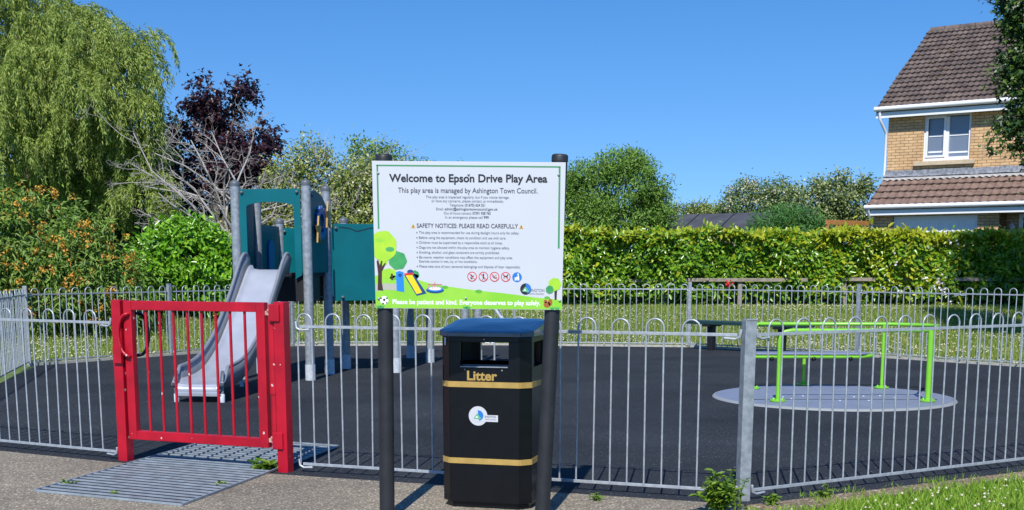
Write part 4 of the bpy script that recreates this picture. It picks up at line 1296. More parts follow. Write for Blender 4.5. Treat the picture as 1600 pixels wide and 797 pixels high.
# ------------------------------------------------------------------ bench by the far fence
bA, bB = Vector((3.13, 21.75, 0)), Vector((4.82, 20.15, 0))
bench = thing('park_bench', (bA + bB) / 2, 'dark green backless bench on two pedestals, beside the far fence', 'bench')
bd = (bB - bA).normalized(); bs = Vector((-bd.y, bd.x, 0))
for k in range(3):
    o_ = bs * (k - 1) * 0.135
    q = MB(); q.beam(bA + o_ + Vector((0, 0, 0.48)), bB + o_ + Vector((0, 0, 0.48)), 0.12, 0.055); q.build('seat_plank', M['bench'], bench, bevel=0.006)
for t_ in (0.19, 0.79):
    p = bA.lerp(bB, t_)
    q = MB(); q.beam(p + Vector((0, 0, -0.02)), p + Vector((0, 0, 0.42)), 0.12, 0.10, up=bd)
    q.beam(p - bs * 0.19 + Vector((0, 0, 0.432)), p + bs * 0.19 + Vector((0, 0, 0.432)), 0.16, 0.035)
    q.build('pedestal', M['black_board'], bench, bevel=0.006)

# ------------------------------------------------------------------ house
HR = R(35)
HO = Vector((10.06, 34.0, 0))
house = thing('brick_house', HO, 'buff brick house with brown tiled roofs and white upstairs window, beyond the hedge', 'house', rz=-HR, local=True)
G = 0.45
def wall_with_holes(x0, x1, z0_, z1_, y0_, y1_, holes, m, parent, name='wall'):
    q = MB()
    q.prism([[(x0, z0_), (x1, z0_), (x1, z1_), (x0, z1_)]] + [[(h[0], h[2]), (h[0], h[3]), (h[1], h[3]), (h[1], h[2])] for h in holes], lambda a, b, t: (a, t, b), y0_, y1_)
    return q.build(name, m, parent)
HW = 8.0; HD = 6.4
EZ = 5.40; RZ = 8.03
wall_with_holes(0, HW, G, EZ, 0, 0.28, [(0.95, 2.15, 4.17, 5.36)], M['brick'], house)
q = MB(); q.prism([[(0.285, G), (HD, G), (HD, EZ), (HD / 2, RZ - 0.12), (0.285, EZ + 0.2)]], lambda a, b, t: (t, a, b), 0.0, 0.28); q.build('wall', M['brick'], house)
q = MB(); q.prism([[(0.285, G), (HD, G), (HD, EZ), (HD / 2, RZ - 0.12), (0.285, EZ + 0.2)]], lambda a, b, t: (t, a, b), HW - 0.28, HW); q.build('wall', M['brick'], house)
q = MB(); q.box((HW / 2, HD - 0.14, (G + EZ) / 2), (HW - 0.57, 0.28, EZ - G)); q.build('wall', M['brick'], house)
q = MB(); q.box((HW / 2, HD / 2, 3.0), (HW - 0.6, HD - 0.6, 0.2)); q.build('floor', M['blind'], house)

def tiled(x0, x1, y0_, z0_, y1_, z1_, rows, m, x0top=None, pitch=0.165):
    """one pitched roof face, tiles laid in overlapping wavy courses"""
    x0top = x0 if x0top is None else x0top
    q = MB()
    n = int((x1 - x0) / pitch * 6)
    dy, dz = (y1_ - y0_), (z1_ - z0_)
    sl_ = math.hypot(dy, dz); ny_, nz_ = -dz / sl_, dy / sl_
    if nz_ < 0: ny_, nz_ = -ny_, -nz_
    rt = random.Random(11)
    for r_ in range(rows):
        t0, t1 = r_ / rows, (r_ + 1.12) / rows
        vs = []; fs = []
        for k in range(n + 1):
            xa = x0 + (x0top - x0) * min(1, t0) ; xb = x1
            x = xa + (xb - xa) * k / n
            ph = (x / pitch) % 1.0
            wv = 0.042 * (0.5 + 0.5 * math.cos(2 * PI * ph)) ** 1.5
            j = 0.006 * math.sin(k * 12.9898 + r_ * 78.2)
            lo = 0.062 + wv; hi = 0.006 + wv
            jy = 0.012 * math.sin((x // pitch) * 3.1 + r_ * 5.3)
            t0j = t0 - 0.16 / rows * (0.5 + 0.5 * math.cos(2 * PI * ph)) + jy / sl_ * 0.4
            for tt, h in ((t0j, lo - 0.035), (t0j, lo), (min(t1, 1.0), hi)):
                vs.append((x, y0_ + dy * tt + ny_ * h, z0_ + dz * tt + nz_ * h))
        for k in range(n):
            for j_ in range(2):
                fs.append((k * 3 + j_, (k + 1) * 3 + j_, (k + 1) * 3 + j_ + 1, k * 3 + j_ + 1))
        q.add(vs, fs, 0, False)
    # solid underlay
    q.add([(x0, y0_, z0_ - 0.02), (x1, y0_, z0_ - 0.02), (x1, y1_, z1_ - 0.02), (x0top, y1_, z1_ - 0.02), (x0, y0_, z0_ - 0.10), (x1, y0_, z0_ - 0.10), (x1, y1_, z1_ - 0.10), (x0top, y1_, z1_ - 0.10)],
          [(0, 1, 2, 3), (7, 6, 5, 4), (0, 4, 5, 1), (1, 5, 6, 2), (2, 6, 7, 3), (3, 7, 4, 0)])
    return q
roof = tiled(-0.22, HW + 0.2, -0.32, 5.56, HD / 2, RZ, 17, M['tile'], x0top=-0.02, pitch=0.15).build('roof', M['tile'], house, fix=False)
q = tiled(0.0, HW + 0.2, HD + 0.3, 5.56, HD / 2, RZ, 15, M['tile']); q.build('roof', M['tile'], house, fix=False)
q = MB()
for i in range(20):
    x = 0.02 + i * 0.42
    q.tube([(x, HD / 2, RZ + 0.0), (x + 0.405, HD / 2, RZ + 0.0)], [0.105, 0.11], 12)
sub(q, 'ridge_tiles', M['tile'], roof)
q = MB(); rl = random.Random(9)
for i in range(30):
    t = rl.uniform(0.3, 0.9); x = 0.3 + rl.gauss(0.5, 0.35) * (1.2 - t) + 0.4 * t
    y_ = -0.32 + (HD / 2 + 0.32) * t; z_ = 5.56 + (RZ - 5.56) * t + 0.075
    q.ball((x, y_, z_), rl.uniform(0.02, 0.05), 0, 7, 4, sq=0.3)
sub(q, 'lichen', M['moss'], roof)
# gutter, fascia, soffit, downpipe
q = MB(); q.tube([(-0.27, -0.37, 5.545), (HW + 0.2, -0.37, 5.545)], 0.062, 12); q.build('gutter', M['upvc'], house)
q = MB(); q.box((HW / 2, -0.285, 5.42), (HW + 0.5, 0.03, 0.21)); q.build('fascia', M['upvc'], house)
q = MB(); q.box((HW / 2, -0.135, 5.385), (HW + 0.36, 0.26, 0.02)); q.build('soffit', M['upvc'], house)
q = MB(); q.tube([(-0.13, -0.34, 5.50), (-0.13, -0.34, 5.30), (-0.10, -0.22, 5.16), (-0.055, -0.05, 4.98), (-0.055, 0.0, 4.9), (-0.055, 0.0, 3.8)], 0.036, 10); q.build('downpipe', M['upvc'], house)
# upstairs window
q = MB()
X0, X1, Z0, Z1 = 0.95, 2.15, 4.17, 5.36
f_ = 0.055
for x in (X0 + f_ / 2, X1 - f_ / 2): q.box((x, 0.08, (Z0 + Z1) / 2), (f_, 0.07, Z1 - Z0))
q.box(((X0 + X1) / 2, 0.08, Z0 + 0.045), (X1 - X0 - 2 * f_, 0.07, 0.09)); q.box(((X0 + X1) / 2, 0.08, Z1 - f_ / 2), (X1 - X0 - 2 * f_, 0.07, f_))
q.box(((X0 + X1) / 2, 0.08, (Z0 + Z1) / 2), (0.085, 0.075, Z1 - Z0 - 0.15))
# left sash stands slightly proud
xm = (X0 + X1) / 2
for x in (X0 + f_ + 0.025, xm - 0.065): q.box((x, 0.035, (Z0 + Z1) / 2 + 0.015), (0.05, 0.03, Z1 - Z0 - 0.15))
for z in (Z0 + 0.115, Z1 - f_ - 0.03): q.box(((X0 + f_ + xm - 0.04) / 2, 0.036, z), (xm - X0 - f_ - 0.13, 0.03, 0.05))
win = q.build('window', M['upvc'], house)
q = MB(); q.box((xm, 0.11, (Z0 + Z1) / 2), (X1 - X0 - 0.11, 0.008, Z1 - Z0 - 0.14)); sub(q, 'pane', M['glass'], win)
q = MB()
for x0, x1 in ((X0 + 0.11, xm - 0.09), (xm + 0.045, X1 - 0.06)): q.box(((x0 + x1) / 2, 0.098, 4.80), (x1 - x0, 0.012, 0.022))
for x0, x1, z in ((X0 + 0.11, xm - 0.09, 4.40), (xm + 0.045, X1 - 0.06, 4.37)): q.box(((x0 + x1) / 2, 0.1005, z), (x1 - x0, 0.006, 0.045))
sub(q, 'glazing_bar', M['upvc'], win)
q = MB(); q.box((xm - 0.03, -0.03, 4.105), (1.56, 0.12, 0.105)); q.build('sill', M['stone_sill'], house, bevel=0.006)
# lower lean-to roof over garage
GO = -0.82
q = MB()
q.prism([[(0.0, G), (3.18, G), (3.18, 3.0), (0.0, 3.0)], [(0.50, G + 0.001), (0.50, 2.72), (2.66, 2.72), (2.66, G + 0.001)]], lambda a, b, t: (a, t, b), GO, GO + 0.11)
q.build('wall', M['brick'], house)
q = MB(); q.prism([[(GO + 0.115, G), (-0.005, G), (-0.005, 3.55), (GO + 0.115, 3.0)]], lambda a, b, t: (t, a, b), 0.0, 0.11); q.build('wall', M['brick'], house)
q = MB(); q.box((5.5, -0.062, (G + 2.85) / 2), (4.6, 0.1, 2.85 - G)); q.build('wall', M['brick'], house)
tiled(-0.10, HW + 0.1, GO - 0.30, 2.985, -0.02, 3.70, 4, M['tile_warm'], x0top=-0.03, pitch=0.2).build('lean_to_roof', M['tile_warm'], house, fix=False)
q = MB(); q.tube([(-0.14, GO - 0.35, 2.965), (HW + 0.1, GO - 0.35, 2.965)], 0.058, 12); q.build('gutter', M['upvc'], house)
q = MB(); q.box((HW / 2, GO - 0.265, 2.845), (HW + 0.24, 0.03, 0.19)); q.build('fascia', M['upvc'], house)
q = MB(); q.box((HW / 2, GO / 2 - 0.14, 2.765), (HW + 0.2, -GO + 0.22, 0.02)); q.build('soffit', M['upvc'], house)
# lead flashing with pale mortar line
q = MB()
n = 60
vs = []; fs = []
for i in range(n + 1):
    x = -0.06 + (HW + 0.1) * i / n
    w = 0.012 * math.sin(i * 1.7) + 0.01 * math.sin(i * 0.6)
    vs += [(x, -0.012, 3.955 + w * 0.6), (x, -0.03, 3.84), (x, -0.09, 3.79 + w * 0.5), (x, -0.012, 3.70)]
for i in range(n):
    for j in range(3): fs.append((i * 4 + j, (i + 1) * 4 + j, (i + 1) * 4 + j + 1, i * 4 + j + 1))
q.add(vs, fs)
q.build('flashing', M['lead'], house, fix=False)
q = MB()
vs = []; fs = []
for i in range(HWn := 300):
    x = -0.07 + (HW + 0.1) * i / (HWn - 1)
    w = 0.018 * math.cos(2 * PI * x / 0.165)
    vs += [(x, -0.095, 3.765), (x, -0.14, 3.705 + w), (x, -0.07, 3.69)]
for i in range(HWn - 1):
    for j in range(2): fs.append((i * 3 + j, (i + 1) * 3 + j, (i + 1) * 3 + j + 1, i * 3 + j + 1))
q.add(vs, fs)
q.build('mortar_fillet', M['mortar'], house, fix=False)
q = MB(); q.tube([(-0.04, GO - 0.34, 2.93), (-0.04, GO - 0.30, 2.80), (-0.04, GO - 0.02, 2.62), (-0.04, GO - 0.02, G)], 0.034, 10); q.build('downpipe', M['upvc'], house)
# garage door (ribbed), door, lantern
q = MB(); q.box((1.58, GO + 0.08, (G + 2.72) / 2), (2.14, 0.03, 2.72 - G))
for i in range(16):
    x = 0.58 + i * 0.133
    q.box((x, GO + 0.06, (G + 2.60) / 2), (0.055, 0.02, 2.60 - G - 0.06))
q.build('garage_door', M['door_white'], house, bevel=0.004)
q = MB()
for x in (3.56, 4.52): q.box((x, -0.13, (G + 2.74) / 2), (0.10, 0.09, 2.74 - G))
q.box((4.04, -0.13, 2.70), (0.86, 0.085, 0.08))
q.build('door_frame', M['upvc'], house)
q = MB(); q.box((4.04, -0.12, (G + 2.66) / 2), (0.86, 0.04, 2.66 - G)); q.build('door', M['dark_door'], house)
q = MB()
lc = Vector((3.36, -0.20, 2.35))
q.lathe(lc, [(0.02, -0.13), (0.045, -0.10), (0.075, 0.06), (0.085, 0.07), (0.03, 0.13), (0.012, 0.17)], 6, smooth=False)
q.tube([lc + Vector((0, 0, 0.16)), lc + Vector((-0.02, 0.03, 0.21)), lc + Vector((-0.06, 0.07, 0.18)), lc + Vector((-0.07, 0.08, 0.08))], 0.012, 6)
q.box(lc + Vector((-0.07, 0.075, 0.08)), (0.05, 0.02, 0.12))
q.build('wall_lantern', M['upvc'], house)

# ------------------------------------------------------------------ shed and timber screen behind the hedge
shed = thing('shed', (6.2, 39.5, 0.5), 'garden shed with grey felt roof showing above the hedge', 'shed')
d_ = Vector((math.cos(HR), -math.sin(HR), 0)); w_ = Vector((math.sin(HR), math.cos(HR), 0))
A_ = Vector((4.89, 39.8, 0)) - d_ * 0.75; LN = 4.2
zl, zh, run = 2.49, 3.09, 1.25
q = MB()
skew = 0.0
def sh(s, w, z): return A_ + d_ * s + w_ * w + Vector((0, 0, z))
q.add([sh(0, -0.1, zl), sh(LN, -0.1, zl), sh(LN, run, zh), sh(0, run, zh), sh(0, -0.1, zl - 0.05), sh(LN, -0.1, zl - 0.05), sh(LN, run, zh - 0.05), sh(0, run, zh - 0.05)],
      [(0, 1, 2, 3), (7, 6, 5, 4), (0, 4, 5, 1), (1, 5, 6, 2), (2, 6, 7, 3), (3, 7, 4, 0)])
q.add([sh(0, run, zh), sh(LN, run, zh), sh(LN, 2 * run + 0.1, zl), sh(0, 2 * run + 0.1, zl), sh(0, run, zh - 0.05), sh(LN, run, zh - 0.05), sh(LN, 2 * run + 0.1, zl - 0.05), sh(0, 2 * run + 0.1, zl - 0.05)],
      [(0, 1, 2, 3), (7, 6, 5, 4), (0, 4, 5, 1), (1, 5, 6, 2), (3, 7, 4, 0)])
ro = q.build('roof', M['felt'], shed)
for s in (1.27, 2.53, 3.79):
    q = MB(); q.beam(sh(s, -0.10, zl + 0.012), sh(s, run, zh + 0.012), 0.035, 0.02)
    sub(q, 'felt_seam', M['felt_seam'], ro)
q = MB()
for a0, b0 in ((0.05, 0.1), (LN - 0.1, LN - 0.05)):
    q.prism([[(0.0, 0.4), (2 * run, 0.4), (2 * run, zl - 0.06), (run, zh - 0.07), (0.0, zl - 0.02)]], lambda a, b, t: sh(t, a, b), a0, b0)
q.add([sh(0.1, 0, 0.4), sh(LN - 0.1, 0, 0.4), sh(LN - 0.1, 0, zl - 0.02), sh(0.1, 0, zl - 0.02), sh(0.1, 0.04, 0.4), sh(LN - 0.1, 0.04, 0.4), sh(LN - 0.1, 0.04, zl - 0.02), sh(0.1, 0.04, zl - 0.02)],
      [(0, 1, 2, 3), (7, 6, 5, 4), (0, 4, 5, 1), (1, 5, 6, 2), (2, 6, 7, 3), (3, 7, 4, 0)])
q.build('wall', M['timber'], shed)

t0, t1 = at(1291, 350, 33.0), at(1357, 350, 34.6)
scr = thing('timber_screen', (t0.x, 33.0, 0.5), 'orange timber garden screen beside the house, just over the hedge', 'fence')
dd = (Vector((t1.x, 34.6, 0)) - Vector((t0.x, 33.0, 0))); SLn = dd.length; dd.normalize()
def sc(s, z): return Vector((t0.x, 33.0, 0)) + dd * s + Vector((0, 0, z))
q = MB(); q.beam(sc(0, 2.58), sc(SLn, 2.60), 0.05, 0.12); q.build('top_rail', M['orange_timber'], scr)
q = MB(); q.beam(sc(0, 2.28), sc(SLn, 2.28), 0.04, 0.16); q.build('lower_rail', M['red_timber'], scr)
for s in (0.06, 0.5, 0.68, 1.2, SLn - 0.2):
    q = MB(); q.beam(sc(s, 0.4), sc(s, 2.62 if s < 0.1 else 2.52), 0.07, 0.06, up=dd); q.build('post', M['orange_timber'], scr)
u0 = at(1268, 352, 32.4)
q = MB(); q.box((u0.x + 0.25, 32.5, 1.37), (0.85, 0.05, 1.78), R(-12)); tag(q.build('fence_board', M['red_timber'], bevel=0.005), 'low red brown fence board left of the orange timber screen', 'fence board')

# ------------------------------------------------------------------ timber post and rail fence before the hedge
pr_ = thing('timber_rail_fence', (5.0, 29.0, 0.48), 'grey weathered post and rail fence half swallowed by the hedge', 'fence')
def on_line(x): return Vector((x, 29.32 if x < 3.7 else (29.05 if x < 6.9 else 29.25), 0))
for x0, x1, z in ((-4.2, 3.69, 1.10), (3.71, 6.88, 1.12), (6.92, 12.5, 1.13)):
    q = MB(); q.beam(on_line(x0) + Vector((0, 0, z)), on_line(x1) + Vector((0, 0, z + 0.0)), 0.05, 0.08); q.build('rail', M['timber'], pr_, bevel=0.006)
for x in (-3.6, -1.2, 1.15, 3.6, 5.32, 7.8, 10.3, 12.3):
    p = on_line(x); q = MB(); q.box((p.x, p.y + 0.07, 0.80), (0.10, 0.08, 0.72)); q.build('post', M['timber'], pr_, bevel=0.006)

# ------------------------------------------------------------------ laurel hedge
def hedge_top(x): return 2.19 + 0.04 * np.sin(x * 1.7) + 0.035 * np.sin(x * 4.1 + 1) + 0.025 * np.sin(x * 9.7) - 0.006 * (x - 3)
def hedge(name, x0, x1, y0_, y1_, n, label):
    t = thing(name, ((x0 + x1) / 2, (y0_ + y1_) / 2, 0.5), label, 'hedge')
    q = MB()
    xs_ = np.linspace(x0 + 0.2, x1 - 0.2, 40)
    vs = []; fs = []
    for x in xs_:
        vs += [(x, y0_ + 0.60, 0.4), (x, y0_ + 0.55, hedge_top(x) - 0.30), (x, y1_ - 0.3, hedge_top(x) - 0.28), (x, y1_ - 0.3, 0.4)]
    for i in range(len(xs_) - 1):
        for j in range(3): fs.append((i * 4 + j, (i + 1) * 4 + j, (i + 1) * 4 + j + 1, i * 4 + j + 1))
    q.add(vs, fs)
    q.build('branches', M['twig_shade'], t, fix=False)  # closed twig-brown core, its dark tone paints the shade in the leaf gaps
    nf = int(n * 0.68); nt_ = n - nf
    x = rng.uniform(x0, x1, nf); zrel = rng.uniform(0, 1, nf) ** 0.9
    top = hedge_top(x)
    z = 0.50 + zrel * (top - 0.45)
    lump = 0.17 * np.sin(x * 2.3 + z * 1.3) + 0.10 * np.sin(x * 5.1 - z * 3.7 + 2) + 0.06 * np.sin(x * 9.0 + z * 7.0)
    rot = np.where(z < 0.72, 0.18, 0.0)
    y = y0_ + 0.16 + lump * 0.8 + rng.exponential(0.13, nf) + rot
    thin = rng.uniform(size=nf) < np.where(z < 0.75, 0.45, 1.0)
    pos1 = np.stack([x, y, z], 1)[thin]
    out1 = np.tile(np.array([[0, -1.0, 0.35]]), (len(pos1), 1))
    x = rng.uniform(x0, x1, nt_); y = rng.uniform(y0_ + 0.1, y1_, nt_)
    z = hedge_top(x) - np.abs(rng.normal(0, 0.06, nt_)) + 0.04 * np.sin(x * 6.3 + y * 3)
    pos2 = np.stack([x, y, z], 1); out2 = np.tile(np.array([[0, -0.3, 1.0]]), (nt_, 1))
    # shoots that stand above the clipped top
    ns = 1500
    x = rng.uniform(x0, x1, ns); pos3 = np.stack([x, rng.uniform(y0_, y1_, ns), hedge_top(x) + rng.exponential(0.05, ns)], 1)
    out3 = np.tile(np.array([[0, -0.2, 1.2]]), (ns, 1))
    pos = np.concatenate([pos1, pos2, pos3]); out = np.concatenate([out1, out2, out3])
    m = len(pos)
    axis = out * 0.45 + rand_dirs(m) * 1.0 + np.array([0, -0.25, -0.1])
    nrm = out * 0.8 + rand_dirs(m) * 0.6 + TO_SUN * 0.7
    L_ = 0.15 * rng.uniform(0.6, 1.25, m); W_ = L_ * rng.uniform(0.36, 0.5, m)
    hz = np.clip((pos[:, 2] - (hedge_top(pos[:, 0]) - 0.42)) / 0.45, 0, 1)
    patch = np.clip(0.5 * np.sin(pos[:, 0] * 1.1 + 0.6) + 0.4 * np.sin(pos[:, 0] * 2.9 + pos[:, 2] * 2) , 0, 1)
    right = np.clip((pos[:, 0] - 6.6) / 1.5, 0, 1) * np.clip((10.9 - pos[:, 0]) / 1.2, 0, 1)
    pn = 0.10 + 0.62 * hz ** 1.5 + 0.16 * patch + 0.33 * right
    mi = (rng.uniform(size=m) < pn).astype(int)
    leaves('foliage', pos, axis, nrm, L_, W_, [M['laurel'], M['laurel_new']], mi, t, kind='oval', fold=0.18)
    return t
hedge('laurel_hedge', -5.2, 13.6, 29.0, 30.3, 50000, 'long clipped laurel hedge, yellow green on top, between lawn and house')
# odd blooms in the hedge
q0 = np.array(at(1137, 445, 28.95)); n = 26
pos = q0 + rng.normal(size=(n, 3)) * 0.032
tag(leaves('red_flower', pos, rand_dirs(n), rand_dirs(n), 0.06, 0.05, M['red_bloom']), 'single red bloom low in the laurel hedge above the far fence', 'flower')
pos = []
for px, py, k in ((1483, 382, 6), (1470, 440, 13), (1476, 452, 12), (1400, 405, 3), (1408, 455, 6), (1490, 480, 5), (1453, 436, 6)):
    pos.append(np.array(at(px, py, 28.92)) + rng.normal(size=(k, 3)) * np.array([0.10, 0.05, 0.07]))
pos = np.concatenate(pos); n = len(pos)
tag(leaves('pale_flowers', pos, rand_dirs(n), rand_dirs(n) + np.array([0, -1.5, 0.5]), 0.07, 0.06, M['pale_bloom']), 'scattered pale pink blossom on the hedge at the edge of the shade', 'flowers', kind='stuff')

# round laurel bush
c = at(283, 410, 26.6)
bush = thing('laurel_bush', (c.x, 26.6, 0.42), 'rounded bright green laurel bush behind the far fence, left of the tower', 'bush')
blobs = [(c.x - 0.25, 26.7, 1.35, 0.85, 0.8, 0.92), (c.x + 0.45, 26.6, 1.3, 0.8, 0.8, 1.05), (c.x + 0.1, 26.6, 1.5, 0.75, 0.7, 0.92), (c.x - 0.7, 26.7, 1.0, 0.6, 0.6, 0.75), (c.x + 0.95, 26.5, 1.05, 0.6, 0.6, 0.85)]
foliage('foliage', bush, blobs, 15000, 420, 0.15, 0.14, 0.062, [M['laurel_bright'], M['laurel']], [0.7, 0.3], 'oval', shell=(0.75, 1.02), droop=0.3, zmin=0.45)
q = MB()
for k in range(9):
    a_ = k * 0.7; branch_tree(q, (c.x + 0.2 * math.cos(a_), 26.6 + 0.2 * math.sin(a_), 0.35), (c.x + 0.8 * math.cos(a_), 26.6 + 0.6 * math.sin(a_), 1.6), 0.03, 1, 0.5)
q.build('trunk', M['bark'], bush)

# orange flowered shrub
c = at(75, 400, 24.0)
osh = thing('flowering_shrub', (c.x, 24.2, 0.1), 'large shrub with orange blossom behind the far fence at left', 'shrub')
blobs = [(-10.3, 24.6, 1.9, 1.3, 1.1, 1.15), (-9.35, 24.4, 1.85, 1.2, 1.0, 1.0), (-8.45, 24.3, 1.45, 1.0, 0.9, 0.85), (-11.2, 24.8, 1.9, 1.2, 1.1, 1.2), (-7.85, 24.2, 1.05, 0.7, 0.8, 0.75), (-9.3, 24.2, 0.9, 1.6, 0.9, 0.8), (-10.9, 24.3, 0.9, 1.3, 0.9, 0.8)]
foliage('foliage', osh, blobs, 26000, 620, 0.2, 0.15, 0.042, [M['budd'], M['shrub']], [0.75, 0.25], 'kite', shell=(0.6, 1.03), droop=0.5, zmin=0.1)
# blossom balls
pos, out, k = crown_points(blobs, 1050, 800, 0.05, (1.0, 1.2))
keep = (out[:, 1] < 0.3) & (pos[:, 2] > 0.35)
pos = pos[keep]
bl_p = (pos[:, None, :] + rng.normal(size=(len(pos), 9, 3)) * np.array([0.034, 0.03, 0.03])).reshape(-1, 3)
n = len(bl_p)
leaves('blossom', bl_p, rand_dirs(n), rand_dirs(n) + np.array([0, -0.6, 0.6]), 0.055, 0.045, M['orange_bloom'], None, osh)
q = MB()
for k in range(14):
    x = rng.uniform(-11, -8); branch_tree(q, (x * 0.3 - 6.7, 24.5, 0.0), (x, 24.3, 1.7), 0.035, 1, 0.4)
q.build('trunk', M['bark'], osh)

# ------------------------------------------------------------------ trees
# weeping willow
wil = thing('weeping_willow', (-12.6, 33.5, 0.5), 'tall weeping willow with yellow green hanging strands at left', 'tree')
q = MB()
rw = random.Random(21)
for (tip, r_) in (((-12.2, 33.5, 5.5), 0.34), ((-10.8, 33.0, 6.4), 0.18), ((-14.0, 33.5, 6.5), 0.22), ((-12.5, 32.4, 6.8), 0.18), ((-10.2, 33.2, 5.3), 0.14)):
    branch_tree(q, (-12.6, 33.6, 0.3) if r_ > 0.3 else (-12.4, 33.6, 3.5), tip, r_, 2, 0.45, rnd=rw)
q.build('trunk', M['bark'], wil)
strand_pts = []; strand_dir = []
heads = [(214, 66, 26, 32.0), (188, 98, 42, 31.6), (150, 70, 58, 32.2), (95, 55, 66, 32.8), (35, 35, 70, 33.2), (-25, 55, 70, 32.6), (60, 112, 56, 31.5), (226, 122, 22, 32.3), (220, 176, 24, 32.0),
         (188, 160, 45, 31.4), (128, 150, 50, 31.2), (25, 190, 52, 31.0), (-25, 200, 56, 31.2), (15, 255, 40, 30.8), (150, 215, 45, 31.8), (200, 222, 30, 31.8), (226, 240, 20, 32.2), (88, 225, 40, 31.4),
         (225, 318, 30, 31.2), (70, 10, 40, 33.0), (110, 110, 46, 31.0), (-40, 130, 50, 31.0), (228, 285, 22, 31.6), (150, 285, 40, 33.6), (195, 270, 40, 33.4), (105, 300, 40, 33.4), (55, 290, 45, 33.0), (175, 330, 34, 33.8)]
ripple = 0
for (hpx, hpy, hr, hd) in heads:
    h0 = at(hpx, hpy, hd); hr_m = hr / 1954 * hd
    for k in range(int(5 + hr * 0.27)):
        a_ = rw.uniform(0, 2 * PI)
        outv = Vector((math.cos(a_), math.sin(a_) * 0.8, 0))
        bp_ = h0 + outv * hr_m * rw.uniform(0.0, 0.35) + Vector((0, 0, rw.uniform(-0.1, 0.55) * hr_m))
        vel = outv * rw.uniform(0.6, 1.0) + Vector((0, 0, rw.uniform(0.2, 0.9)))
        reach = hr_m * rw.uniform(0.7, 1.35)
        ns_ = max(4, int(reach / 0.10))
        for i in range(ns_):
            vel = vel * 0.94 + Vector((0, 0, -0.085))
            bp_ = bp_ + vel.normalized() * 0.10
            p = bp_ + Vector((rw.gauss(0, 0.05), rw.gauss(0, 0.05), rw.gauss(0, 0.05)))
            v_ = vel.normalized() * 0.7 + Vector((rw.gauss(0, 0.35), rw.gauss(0, 0.35), rw.uniform(-0.3, 0.2)))
            ln = rw.uniform(0.2, 1.35) * (0.6 + 0.5 * i / ns_) * (0.7 + hr_m * 0.5)
            swx = rw.gauss(0, 0.05)
            for j in range(int(ln / 0.06)):
                v_ = v_ * 0.88 + Vector((swx * 0.1, 0, -0.13))
                p = p + v_.normalized() * 0.06
                if p.z < 1.3: break
                strand_pts.append((p.x, p.y, p.z)); strand_dir.append(tuple(v_.normalized()))
sp = np.repeat(np.array(strand_pts), 4, axis=0); sdv = np.repeat(np.array(strand_dir), 4, axis=0)
m = len(sp)
sp = sp + rng.normal(size=(m, 3)) * 0.03
leaves('crown', sp, sdv * 0.9 + rand_dirs(m) * 0.75 + np.array([0, 0, -0.2]), rand_dirs(m) + TO_SUN * 1.0, 0.115 * rng.uniform(0.7, 1.3, m), 0.024 * rng.uniform(0.8, 1.2, m), [M['willow'], M['shrub']], (rng.uniform(size=m) < 0.12).astype(int), wil)
print('willow leaves', m)

# purple leaved maple
pm = thing('purple_maple', (-7.7, 34.0, 0.5), 'dark purple leaved maple rising behind the bare branches', 'tree')
q = MB(); rp2 = random.Random(4); tips = []
for tip, r_ in (((-7.6, 34, 4.6), 0.13), ((-8.3, 34, 4.8), 0.06), ((-6.9, 33.9, 4.3), 0.06), ((-8.1, 33.8, 4.0), 0.06), ((-6.9, 34, 3.7), 0.06), ((-7.3, 34.1, 4.9), 0.06)):
    branch_tree(q, (-7.6, 34, 0.3) if r_ > 0.1 else (-7.6, 34, 2.2), tip, r_, 2, 0.42, rnd=rp2, collect=tips)
q.build('trunk', M['bark'], pm)
def bl(px, py, d, rx, rz_, ry=None):
    p = at(px, py, d); return (p.x, p.y, p.z, rx, ry or rx * 0.8, rz_)
blobs = [bl(320, 150, 34, 0.5, 0.75), bl(312, 112, 34, 0.22, 0.3), bl(350, 165, 34, 0.55, 0.6), bl(378, 140, 34, 0.35, 0.42), bl(392, 160, 34, 0.25, 0.3), bl(320, 200, 34, 0.75, 0.8), bl(370, 205, 34, 0.75, 0.7), bl(418, 207, 34, 0.32, 0.32), bl(432, 190, 34, 0.14, 0.12), bl(410, 228, 34, 0.4, 0.35),
         bl(345, 255, 34, 1.1, 0.8), bl(395, 260, 34, 0.7, 0.7), bl(280, 215, 34, 0.35, 0.35), bl(260, 205, 34, 0.3, 0.22), bl(300, 285, 34, 0.8, 0.6), bl(380, 300, 34, 0.8, 0.5)]
foliage('crown', pm, blobs, 9500, 420, 0.13, 0.135, 0.13, M['purple'], None, 'lobed', shell=(0.3, 1.05), droop=0.5)

# bare pale branches (dead shrub) before the maple
bt = thing('bare_tree', at(350, 380, 30.5) * 1.0, 'leafless tree with pale grey spreading twigs behind the tower', 'tree')
q = MB(); rb2 = random.Random(12)
b0 = at(368, 420, 30.5)
q.tube([b0 + Vector((0, 0, -1.2)), b0 + Vector((-0.1, 0, -0.2)), at(362, 368, 30.5)], [0.11, 0.10, 0.08], 8)
for px, py, d in ((205, 212, 30.0), (206, 262, 29.8), (240, 235, 30.6), (215, 330, 29.9), (270, 262, 30.2), (290, 215, 31), (330, 205, 30.6), (392, 212, 30.6), (420, 262, 30.2), (455, 300, 30.0), (490, 335, 30.0), (250, 300, 30.0), (310, 250, 29.6), (360, 250, 30.0), (400, 300, 29.6), (470, 318, 30.4), (330, 300, 29.4), (230, 290, 30.4), (300, 330, 29.5)):
    branch_tree(q, at(362 + rb2.uniform(-10, 10), 372 + rb2.uniform(-15, 20), 30.5), at(px, py, d), 0.036, 3, 0.85, kids=(3, 5), n=5, rnd=rb2, bend=0.2, shrink=0.40, up=-0.1)
q.build('branches', M['bare_bark'], bt)

